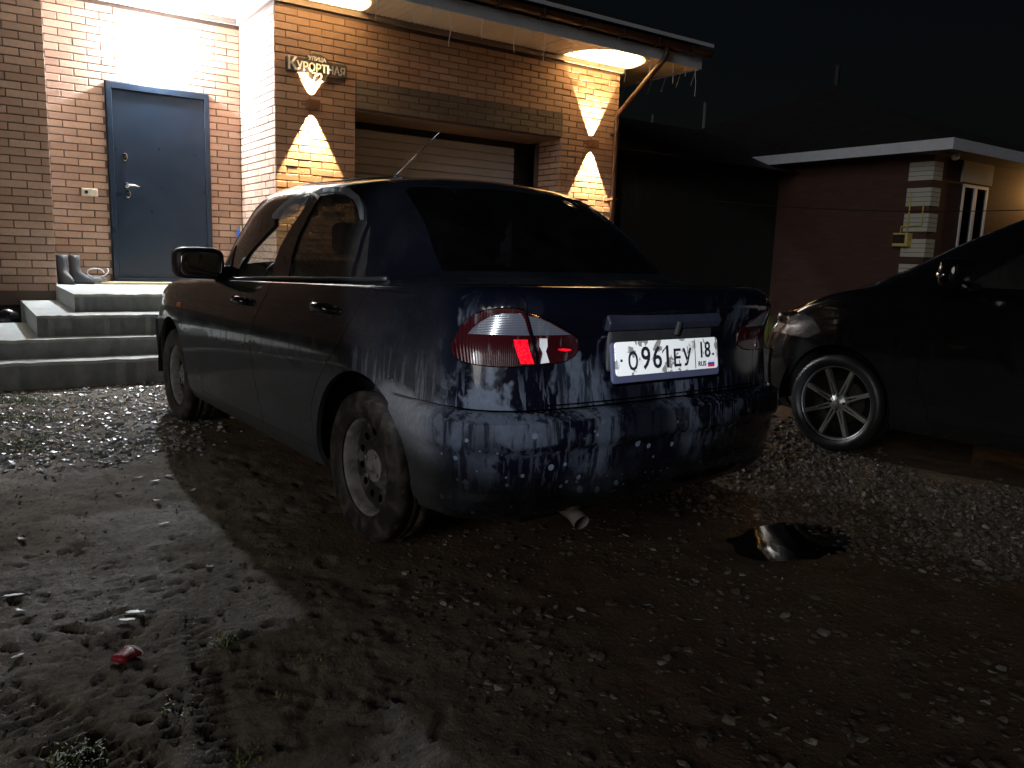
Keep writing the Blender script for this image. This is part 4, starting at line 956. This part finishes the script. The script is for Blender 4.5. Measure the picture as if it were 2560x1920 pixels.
for x in (0,2.6):
    for sg in (1,-1):
        V=[];F=[];n=20
        for yv in (.46,.80):
            for k in range(n+1):
                a=R(-5)+R(190)*k/n; V.append((x+.37*math.cos(a),yv*sg,.295+.37*math.sin(a)))
        for k in range(n): F.append((k,k+1,n+2+k,n+1+k))
        F.append(tuple(range(n+1)))
        obj('wheel_arch_liner',MB().add(V,F),M_dark,CAR2)
# ================================================================== GROUND
def ony(u,v,y): D=ray(u,v); return CAM_O+D*((y-CAM_O[1])/D[1])
def onx(u,v,x): D=ray(u,v); return CAM_O+D*((x-CAM_O[0])/D[0])
def grow(a,b_,n):
    k=np.linspace(0,1,n)**3; return a+(b_-a)*k
xs=np.concatenate([-grow(3.3,400,26)[::-1][:-1],np.arange(-3.3,-1.3,.0125),np.arange(-1.3,3.2,.03),grow(3.2,400,30)])
ys=np.concatenate([-grow(8.2,400,22)[::-1][:-1],np.arange(-8.2,-5.4,.0125),np.arange(-5.4,-1.5,.03),grow(-1.5,400,34)])
feet=[]
rf=np.random.default_rng(11)
for i in range(70):
    a=(rf.uniform(-3.25,-1.55),rf.uniform(-7.3,-3.9)); feet.append((a[0],a[1],rf.uniform(.03,.09),rf.uniform(.015,.035),rf.uniform(0,math.pi),rf.uniform(.004,.013)))
for i in range(330):
    u,v=rf.uniform(-50,1000),rf.uniform(1150,1900); a=onz(u,v); feet.append((a[0],a[1],rf.uniform(.012,.045),rf.uniform(.008,.018),rf.normal(0,.5)-.6,rf.uniform(.004,.012)))
PUD=onz(1985,1345)[:2]
wheelpts=[CAR.matrix_world@Vector((x,y,0)) for x in (0,2.52) for y in (.7,-.7)]+[CAR2.matrix_world@Vector((x,y,0)) for x in (0,2.6) for y in (.7,-.7)]
def gh(X,Y):
    big=(fbm(X*.55,Y*.55,3,1)-.5)*.016
    med=(fbm(X*3.1,Y*3.1,4,2)-.5)*.016
    left=sstep(X,-1.0,-1.9)*sstep(Y,-3.4,-4.2)
    fin=(fbm(X*11,Y*11,3,3)-.5)*(.009+.012*left)
    rid=np.abs(fbm(X*6+3,Y*4.2,3,4)-.5)*-.018*left
    h=big+med+fin+rid
    for (fx,fy,a,b_,r,d) in feet:
        c,s=math.cos(r),math.sin(r); m=(np.abs(X-fx)<2*a)&(np.abs(Y-fy)<2*a)
        if not m.any(): continue
        u=((X-fx)*c+(Y-fy)*s)/a; v=(-(X-fx)*s+(Y-fy)*c)/b_; q=np.sqrt(u*u+v*v)
        h=np.where(m,h-d*sstep(q,1.15,.75)+d*.35*sstep(q,.95,1.2)*sstep(q,1.7,1.25),h)
    # tread prints of tyres in the soft ground
    for (p0,p1,wd,per,dep) in ((onz(495,1545),onz(560,1900),.05,.034,.016),(onz(40,1740),onz(330,1920),.06,.04,.013),(onz(640,1300),onz(200,1240),.05,.05,.006)):
        dx,dy=p1[0]-p0[0],p1[1]-p0[1]; L=math.hypot(dx,dy); tx,ty=dx/L,dy/L
        s=(X-p0[0])*tx+(Y-p0[1])*ty; n=-(X-p0[0])*ty+(Y-p0[1])*tx
        w=sstep(np.abs(n),wd,wd*.7)*sstep(s,-.05,.03)*sstep(s,L+.1,L)
        h=h-w*(.004+dep*sstep(np.sin(s/per*2*math.pi+np.abs(n)/wd*.8),.0,.7)*(0.5+vnoise(s*9,n*3,5)))
    q=np.hypot((X-PUD[0])/.34,(Y-PUD[1])/.20)+.75*(fbm(X*4,Y*6,3,6)-.5)
    h=np.where(q<1.4,h*sstep(q,.8,1.3)-.022*sstep(q,1.15,.6),h)
    for w in wheelpts:
        d=np.hypot(X-w.x,Y-w.y); h=h*sstep(d,.12,.45)-.006*sstep(d,.3,.1)
    for bx in ((-2.6,.1,-1.9,1.3),):
        k=sstep(Y,-2.2,-1.9); h=h*(1-k*.9)
    return h*np.where(np.hypot(X,Y)>25,.3,1)
GX,GY=np.meshgrid(xs,ys); GZ=gh(GX,GY)
nx,ny=len(xs),len(ys)
V=np.stack([GX.ravel(),GY.ravel(),GZ.ravel()],1)
ii,jj=np.meshgrid(np.arange(nx-1),np.arange(ny-1)); a=(jj*nx+ii).ravel(); F=np.stack([a,a+1,a+1+nx,a+nx],1)
me=bpy.data.meshes.new('ground'); me.vertices.add(len(V)); me.vertices.foreach_set('co',V.ravel()); me.loops.add(F.size); me.loops.foreach_set('vertex_index',F.ravel().astype(np.int32))
me.polygons.add(len(F)); me.polygons.foreach_set('loop_start',np.arange(0,F.size,4,dtype=np.int32)); me.polygons.foreach_set('use_smooth',np.ones(len(F),bool)); me.update(calc_edges=True)
g=NG('wet_mud'); p=g.pos(); sp=g.n('SeparateXYZ'); g.set(sp,0,p)
big=g.noise(p,1.1,4,.6); med=g.noise(p,6,5,.65); fin=g.noise(p,45,4,.7); gr=g.noise(p,160,3,.7)
c=g.mix(g.ramp(med,.3,.7),(.125,.082,.053),(.18,.125,.086)); sand=g.mix(g.ramp(med,.3,.7),(.160,.136,.104),(.235,.205,.160))
lz=g.math('ADD',sp.outputs[0],g.math('MULTIPLY',g.math('SUBTRACT',big,.5),1.2))
c=g.mix(g.ramp(lz,-1.3,-2.0),c,sand); c=g.mix(g.ramp(fin,.5,.75,0,.45),c,(.06,.048,.038)); c=g.mix(g.ramp(gr,.66,.76,0,.5),c,(.26,.245,.225))
rg_=g.math('ADD',g.ramp(big,.35,.65,.62,.9),g.ramp(fin,.3,.7,-.05,.15))
M_mud=g.done(g.bsdf(c,rg_,0.,g.bump(gr,.4,.004,g.bump(fin,.6,.014)),.22))
me.materials.append(M_mud); ground=link('ground',me); tag(ground,'wet muddy yard with tyre tracks and footprints',kind='structure')
def gz(x,y): return gh(np.atleast_1d(np.asarray(x,float)),np.atleast_1d(np.asarray(y,float)))
# puddle
n=40; V=[(PUD[0],PUD[1],-.010)]
for k in range(n):
    a=2*math.pi*k/n; r=1.45; V.append((PUD[0]+.34*r*math.cos(a),PUD[1]+.20*r*math.sin(a),-.010))
g=NG('puddle_water'); g.done(g.bsdf((.012,.009,.007),.03,0.,g.bump(g.noise(g.pos(),9,2),.03,.01),.5)); 
tag(link('puddle',mesh('puddle',V,[(0,1+k,1+(k+1)%n) for k in range(n)],g.m)),'dark puddle behind the sedan reflecting light',kind='structure')
# gravel
ico=bmesh.new(); bmesh.ops.create_icosphere(ico,subdivisions=1,radius=1); IV=np.array([v.co for v in ico.verts]); IF=[tuple(v.index for v in f.verts) for f in ico.faces]; ico.free()
def gravel(name,label,pts,smin,smax,flat,m,seed):
    rg=np.random.default_rng(seed); Vs=[];Fs=[];n0=0
    tem=[IV*(1+rg.normal(0,.22,(12,1))) for _ in range(10)]
    Z=gz(pts[:,0],pts[:,1])
    for (x,y),z in zip(pts,Z):
        s=smin*(smax/smin)**(rg.random()**1.7); t=tem[rg.integers(10)]*np.array([s*rg.uniform(.7,1.25),s*rg.uniform(.7,1.25),s*rg.uniform(flat*.7,flat*1.3)])
        a=rg.uniform(0,6.28); c,sn=math.cos(a),math.sin(a); q=t@np.array([[c,sn,0],[-sn,c,0],[0,0,1]])
        ti=rg.normal(0,.25); q=q@np.array([[math.cos(ti),0,math.sin(ti)],[0,1,0],[-math.sin(ti),0,math.cos(ti)]])
        Vs.append(q+np.array([x,y,z+s*flat*.12])); Fs+=[(a_+n0,b_+n0,c_+n0) for a_,b_,c_ in IF]; n0+=12
    Vs=np.concatenate(Vs); o=link(name,mesh(name,Vs,Fs,m,False,False)); tag(o,label,'gravel',kind='stuff'); return o
def stone_mat(name,c0,c1,c2,rough):
    g=NG(name); r=g.n('NewGeometry').outputs['Random Per Island']; c=g.mix(g.ramp(r,.0,.7),c0,c1); c=g.mix(g.ramp(r,.9,.93),c,c2); nz=g.noise(g.pos(),60,3,.6)
    return g.done(g.bsdf(g.mix(g.ramp(nz,.4,.7,0,.5),c,c0),rough,0.,g.bump(nz,.4,.003),.5))
def inpoly(n,quad,seed,dens=None):
    rg=np.random.default_rng(seed); q=np.array(quad,float); lo,hi=q.min(0),q.max(0); out=np.zeros((0,2))
    while len(out)<n:
        P=rg.uniform(lo,hi,(n*2,2)); k=pip(P,[tuple(a) for a in q])
        k&=vnoise(P[:,0]*2.3,P[:,1]*2.3,8)*.7+rg.random(len(P))*.6>.45
        out=np.concatenate([out,P[k]])
    return out[:n]+rg.normal(0,.09,(n,2))
px2=lambda L:[tuple(onz(u,v)[:2]) for u,v in L]
gravel('gravel','wet blue-grey gravel in front of the porch steps',inpoly(5200,[(-4.2,-1.85),(-.6,-1.85),(-1.45,-3.2),(-1.75,-4.05),(-2.3,-4.3),(-3.1,-4.0),(-4.2,-3.7)],1),.008,.026,.55,stone_mat('wet_grey_stone',(.20,.205,.21),(.34,.345,.35),(.5,.5,.5),.25),21)
gravel('gravel','brown gravel scattered on the ground beside the hatchback',inpoly(5600,px2([(1560,1235),(1860,1130),(1990,1040),(2300,1200),(2700,1250),(2900,1500),(2300,1440),(1900,1300)]),2),.006,.022,.6,stone_mat('brown_stone',(.065,.053,.043),(.105,.088,.073),(.24,.22,.20),.55),22)
gravel('gravel','loose stone chips trodden into the mud in the foreground',inpoly(1500,px2([(1020,1330),(1500,1290),(1800,1420),(2560,1650),(2700,2050),(1450,2050),(1180,1750),(1000,1500)]),3),.005,.022,.35,stone_mat('foreground_stone',(.085,.065,.05),(.14,.115,.092),(.34,.32,.28),.6),23)
gravel('gravel','tiny grit scattered over the whole muddy yard',inpoly(4500,[(-3.3,-8.1),(-.2,-8.1),(3,-4.8),(3,-3),(-1,-3),(-3.3,-4)],4),.003,.008,.6,stone_mat('grit_stone',(.085,.065,.05),(.14,.115,.09),(.3,.28,.25),.6),24)
# grass
def grass(name,label,clumps,seed,m):
    rg=np.random.default_rng(seed); V=[];F=[]
    for (cx,cy,rad,n,hmin,hmax,lean) in clumps:
        P=rg.normal(0,rad*.5,(n,2))+[cx,cy]; Z=gz(P[:,0],P[:,1])
        for (x,y),z in zip(P,Z):
            a=rg.uniform(0,6.28); h=rg.uniform(hmin,hmax); w=rg.uniform(.0015,.0035); l=rg.uniform(.1,lean)*h; dx,dy=math.cos(a),math.sin(a); k=len(V)
            V+= [(x-dy*w,y+dx*w,z-.004),(x+dy*w,y-dx*w,z-.004),(x+dx*l*.4-dy*w*.8,y+dy*l*.4+dx*w*.8,z+h*.6),(x+dx*l*.4+dy*w*.8,y+dy*l*.4-dx*w*.8,z+h*.6),(x+dx*l,y+dy*l,z+h*(1-.25*lean))]
            F+= [(k,k+1,k+3,k+2),(k+2,k+3,k+4)]
    o=link(name,mesh(name,V,F,m,False,False)); tag(o,label,'grass',kind='stuff')
g=NG('grass_blades'); r=g.n('NewGeometry').outputs['Random Per Island']; b1=g.bsdf(g.mix(r,(.09,.14,.03),(.20,.24,.07)),.5); M_grass=g.done(b1)
cl=[]
for (u,v,rad,n) in ((40,1000,.16,260),(110,1010,.14,200),(30,1050,.2,320),(120,1050,.12,130),(70,1100,.14,180),(10,1120,.15,160),(200,1000,.1,60),(330,1120,.07,50),(300,1010,.07,40),(225,1060,.06,50),(390,1100,.06,40),(240,1130,.05,40),(100,1125,.08,80)):
    q=onz(u,v); cl.append((q[0],q[1],rad,n,.008,.035,1.6))
for (u,v,rad,n,h) in ((565,1605,.035,70,.03),(185,1900,.06,130,.035),(610,1895,.04,50,.022),(440,1780,.05,25,.02),(700,1740,.05,18,.02),(760,1650,.05,12,.02)):
    q=onz(u,v); cl.append((q[0],q[1],rad,n,.008,h,1.6))
grass('grass','short green grass and moss tufts in the yard',cl,5,M_grass)
cl=[(rf.uniform(4.9,9),rf.uniform(-4.5,-.5),.35,120,.1,.5,.9) for _ in range(26)]
grass('weeds','dark tall weeds growing between the houses',cl,6,M_grass)
# fallen leaves
M_leaf=[simple('pale_wet_leaf',(.75,.77,.77),.25,var=.3,scale=60),simple('ochre_leaf',(.35,.26,.11),.5,var=.3,scale=60),simple('rust_leaf',(.24,.09,.045),.5,var=.3,scale=60)]
lm=[]
for k in range(4):
    rg=np.random.default_rng(40+k); V=[];F=[]
    for i,u in enumerate(np.linspace(-1,1,7)):
        w=.42*math.sqrt(max(0,1-u*u))*(1+.2*rg.normal()); c=.25*u*u*(k%2)+.1*rg.normal()*.5
        V+= [(u,-w,c*.4+.05),(u,0,c*.4),(u,w,c*.4+.06)]
    for i in range(6):
        for j in range(2): F.append((i*3+j,i*3+j+1,(i+1)*3+j+1,(i+1)*3+j))
    lm.append((V,F))
lmesh={(k,j):mesh('fallen_leaf',lm[k][0],lm[k][1],M_leaf[j],True) for k in range(4) for j in range(3)}
A8=lambda a,b_:(a/2.0233,1100+b_/2.0233); A9=lambda a,b_:(900+a/1.3325,1150+b_/1.3325)
LV=[(A8(*t),0,.026) for t in ((635,115),(370,130),(210,160),(795,313),(830,430),(115,508),(855,188),(1060,645),(70,800),(105,873),(685,883),(645,920),(90,1105),(700,195),(540,130),(785,215),(600,278),(975,262))]
LV+=[(A9(*t),0,.013) for t in ((700,532),(515,520),(1110,405),(850,340),(1340,360),(1125,540),(480,395),(955,490),(1730,590),(1500,780))]
LV+=[(A9(*t),1,.016) for t in ((1255,868),(1110,805),(980,850),(1218,752),(525,928),(690,662),(685,745),(1430,945),(1415,908),(1320,950))]+[(A9(*t),2,.016) for t in ((1060,905),(880,920),(930,770),(840,1005))]
names=('pale wet leaf flattened on the muddy ground','ochre leaf lying among the stone chips','rust brown leaf lying among the stone chips')
for i,((u,v),j,s) in enumerate(LV):
    q=onz(u,v); z=float(gz(q[0],q[1])[0]); q=onz(u,v,z); z=float(gz(q[0],q[1])[0])
    o=link('fallen_leaf',lmesh[(i%4,j)],None,(q[0],q[1],z+.007)); k=s*rng.uniform(.8,1.3); o.scale=(k,k,k); o.rotation_mode='ZYX'; o.rotation_euler=(-.14+rng.normal(0,.06),rng.normal(0,.08),rng.uniform(0,6.28))
    tag(o,names[j],'leaf','leaves fallen on the ground ('+('pale','ochre','rust')[j]+')')
# crushed red paper cup
q=onz(312,1650); z=float(gz(q[0],q[1])[0]); q=onz(312,1650,z)
cup=tag(empty('paper_cup',(q[0],q[1],z+.012),R(35)),'crushed red paper cup with a white rim on the mud','cup')
V=[];F=[];n=18
for i,(h,r) in enumerate(((0,.020),(.015,.022),(.03,.0245),(.045,.027),(.055,.0285))):
    for k in range(n):
        a=2*math.pi*k/n; V.append((h-.025,r*math.cos(a)*1.1,r*math.sin(a)*.4+.002*math.sin(3*a+h*90)))
for i in range(4):
    for k in range(n): F.append((i*n+k,i*n+(k+1)%n,(i+1)*n+(k+1)%n,(i+1)*n+k))
F.append(tuple(range(n)))
obj('cup_wall',MB().add(V,F),simple('red_paper',(.42,.03,.045),.45,var=.2,scale=60),cup,smooth=True)
obj('cup_rim',MB().tube([(.031,.0285*math.cos(a)*1.1,.0285*math.sin(a)*.4) for a in np.linspace(0,2*math.pi,25)],.003,6),M_white,cup,smooth=True)

# ================================================================== NEIGHBOURHOOD
def brick_tex(name,c1,c2,cm):
    g=NG(name); tc=g.n('TexCoord').outputs['Object']; nn=g.n('NewGeometry').outputs['Normal']; sp=g.n('SeparateXYZ'); g.set(sp,0,tc)
    cb=g.n('CombineXYZ'); g.set(cb,0,g.math('ADD',sp.outputs[0],sp.outputs[1])); g.set(cb,1,sp.outputs[2])
    b=g.n('TexBrick'); g.set(b,'Vector',cb.outputs[0]); g.set(b,'Color1',c1); g.set(b,'Color2',c2); g.set(b,'Mortar',cm); g.set(b,'Scale',1.); g.set(b,'Mortar Size',.007); g.set(b,'Brick Width',.26); g.set(b,'Row Height',.0757)
    return g.done(g.bsdf(b.outputs[0],.8,0.,g.bump(b.outputs[1],-.4,.01)))
NX,NY=10.33,-1.41
nb=tag(empty('neighbour_house',(NX,NY,0)),'dark red brick house with pale corner quoins and a dark hipped roof','house')
obj('wall',MB().box(0,7.5,0,9,-.2,2.95),brick_tex('dark_red_brick',(.06,.025,.02),(.075,.034,.026),(.045,.034,.03)),nb)
ap=ony(2150,232,NY+4.3)
obj('roof',MB().add([(-.55,-.55,3.06),(8.05,-.55,3.06),(8.05,9.5,3.06),(-.55,9.5,3.06),(3.2,4.2,float(ap[2])),(4.6,4.8,float(ap[2]))],[(0,1,5,4),(1,2,5),(2,3,4,5),(3,0,4),(0,3,2,1)]),M_roof,nb)
obj('chimney_pipe',MB().tube([(3.4,4.3,float(ap[2])-.3),(3.4,4.3,float(ap[2])+.45)],.07,10),M_roof,nb)
obj('fascia',MB().box(-.57,8.05,-.57,-.55,2.92,3.09).box(-.57,-.55,-.55,9.5,2.92,3.09),M_fascia,nb)
obj('soffit',MB().box(-.55,8.05,-.55,0,2.925,2.945).box(-.55,0,0,9.5,2.925,2.945),M_roof,nb)
M_quo=simple('pale_green_white_quoin',(.46,.50,.46),.7,var=.15,scale=8)
for i in range(7):
    zt=2.84-i*.415
    for (l0,l1,f) in ((0,.40,0),(0,.27,1)):
        mb=MB()
        for k in range(4):
            za=zt-.075*(k+1); zb=za+.067
            if f==0: mb.box(-.014,.02,-.012,l1,za,zb)
            else: mb.box(-.012,l1,-.015,.02,za,zb)
        obj('quoin',mb,M_quo,nb)
wl=ony(2405,470,NY); wr_=ony(2468,470,NY); x0,x1=wl[0]-NX,wr_[0]-NX; zt=float(ony(2440,465,NY)[2])
win=obj('window',MB().box(x0,x1,-.01,.05,.85,zt),glass('neighbour_pane',(.03,.03,.03),.03,1.6),nb)
fr=MB(); t=.05
fr.box(x0,x1,-.03,.06,zt-t,zt); fr.box(x0,x0+t,-.03,.06,.85,zt-t); fr.box(x1-t,x1,-.03,.06,.85,zt-t); xm=(x0+x1)/2; fr.box(xm-t*.8,xm+t*.8,-.032,.06,.85,zt-t); fr.box(x0+t,x1-t,-.028,.06,1.22,1.28)
obj('frame',fr,M_white,win)
obj('window_surround',MB().box(x0-.08,x1+.10,-.03,.02,zt+.03,zt+.42),M_quo,nb)
# neighbour's lamp, just past the window
lp=ony(2650,440,NY-.12); lx=tag(empty('neighbour_wall_lamp',(lp[0],NY,2.5)),'orange wall lamp on the lit side of the neighbour house','lamp')
obj('housing',MB().box(-.06,.06,-.12,0,-.10,.10),M_black,lx,bevel=.01)
l=bpy.data.lights.new('neighbour_glow',type='POINT'); l.energy=85; l.color=(1,.50,.15); l.shadow_soft_size=.05
lo=bpy.data.objects.new('neighbour_glow',l); COL.objects.link(lo); lo.parent=lx; lo.location=(0,-.22,.12)
# gas meter box on the dark side
mq=onx(2262,600,NX); mbx=tag(empty('meter_box',(NX,float(mq[1]),float(mq[2]))),'cream yellow gas meter box on the neighbour house corner','meter box')
M_yel=simple('meter_yellow',(.60,.52,.16),.5)
obj('case',MB().box(-.16,-.002,-.13,.13,-.11,.11),M_yel,mbx,bevel=.01)
obj('dial_door',MB().box(-.172,-.16,-.09,.12,-.06,.085),M_black,mbx,bevel=.006)
obj('gas_pipe',MB().tube([(-.05,-.05,.10),(-.05,-.05,.75)],.012,8).tube([(-.05,.06,.10),(-.05,.06,.22),(-.05,-.28,.24),(-.05,-.28,.6)],.012,8),M_yel,mbx,smooth=True)
sq=ony(2376,385,NY-.45); scam=tag(empty('security_camera',(NX+.05,NY-.3,2.925)),'small white dome camera under the neighbour eaves corner','camera')
obj('dome',mirror_mb(0,0,-.05,.06,.06,.05,p=1.),M_white,scam,smooth=True); obj('mount',MB().lathe([(.0,0),(.065,0),(.065,-.03),(.0,-.03)],16),M_white,scam)
# dark shed
r_=ony(1940,600,1.6); e_=ony(2062,441,1.2); xr,zr_=float(r_[0]),float(e_[2])
sd=tag(empty('dark_shed',(xr,1.6,0)),'unlit black timber shed standing before the neighbour house','shed')
M_tim=simple('black_timber',(.010,.010,.009),.9,var=.4,scale=4)
obj('wall',MB().box(-4.2,0,0,4,-.2,zr_+.05),M_tim,sd)
for i in range(20): obj('plank',MB().box(-.21*(i+1)+.006,-.21*i,-.02,-.002,-.1,zr_),M_tim,sd)
obj('roof',MB().add([(-4.8,-.5,zr_-.02),(float(e_[0])-xr,-.5,zr_-.02),(float(e_[0])-xr,4.6,zr_-.02),(-4.8,4.6,zr_-.02),(-4.3,2.0,zr_+1.0),(-.2,2.0,zr_+1.0)],[(0,1,5,4),(1,2,5),(2,3,4,5),(3,0,4),(0,3,2,1)]),M_roof,sd)
obj('down_pipe',MB().tube([(float(e_[0])-xr-.05,-.42,zr_-.05),(.03,-.06,zr_-.75),(.03,-.06,0)],.035,8),M_tim,sd,smooth=True)
# fence behind the garage corner with a pale board
fn_=tag(empty('board_fence',(4.9,2.9,0)),'dark board fence running from the garage corner','fence')
for i in range(16): obj('fence_board',MB().box(i*.16,i*.16+.15,0,.022,-.1,1.55+.02*rng.normal()),M_tim,fn_)
for k in (0,1.2,2.45): obj('post',MB().box(k-.04,k+.04,.03,.11,-.2,1.65),M_tim,fn_)
obj('rail',MB().box(-.05,2.6,.022,.06,.4,.48).box(-.05,2.6,.022,.06,1.2,1.28),M_tim,fn_)
b0=ony(1541,448,2.84); b1=ony(1606,490,2.84)
pb=tag(empty('pale_board',((b0[0]+b1[0])/2,2.85,float(b1[2]))),'pale rectangular board fixed behind the down pipe corner','board')
hw=float(b1[0]-b0[0])/2; hh=float(b0[2]-b1[2])
obj('sheet',MB().box(-hw,hw,0,.02,0,hh),simple('pale_board_paint',(.42,.38,.33),.7),pb,bevel=.003)
obj('batten',MB().box(-hw,hw,.02,.05,hh*.4,hh*.5).box(-.03,.03,.05,.08,-float(b1[2]),hh*.9),M_tim,pb)
# two galvanised poles
for (u,v0,yy_,lab,r__) in ((1763,256,6.2,'tall galvanised pole standing beyond the garage eaves',.04),(1632,285,6.6,'shorter galvanised pole near the board fence',.03)):
    t=ony(u,v0,yy_); po=tag(empty('metal_pole',(float(t[0]),yy_,0)),lab,'pole')
    obj('shaft',MB().tube([(0,0,-.2),(0,0,float(t[2]))],r__,10),simple('galvanised',(.30,.34,.36),.5,metal=.6),po,smooth=True)
    obj('cap',MB().lathe([(0,.02),(r__*1.2,.012),(r__*1.2,-.01)],12),M_black,po,loc=(0,0,float(t[2])))
# overhead cable
ca=ony(1700,492,1.0); cb_=CAM_O+ray(2700,520)*12.5
tag(obj('overhead_cable',MB().tube([tuple(np.array(ca)*(1-k)+cb_*k-np.array([0,0,.12*4*k*(1-k)])) for k in np.linspace(0,1,16)],.006,5),M_black),'thin dark cable sagging in front of the neighbour house','cable')
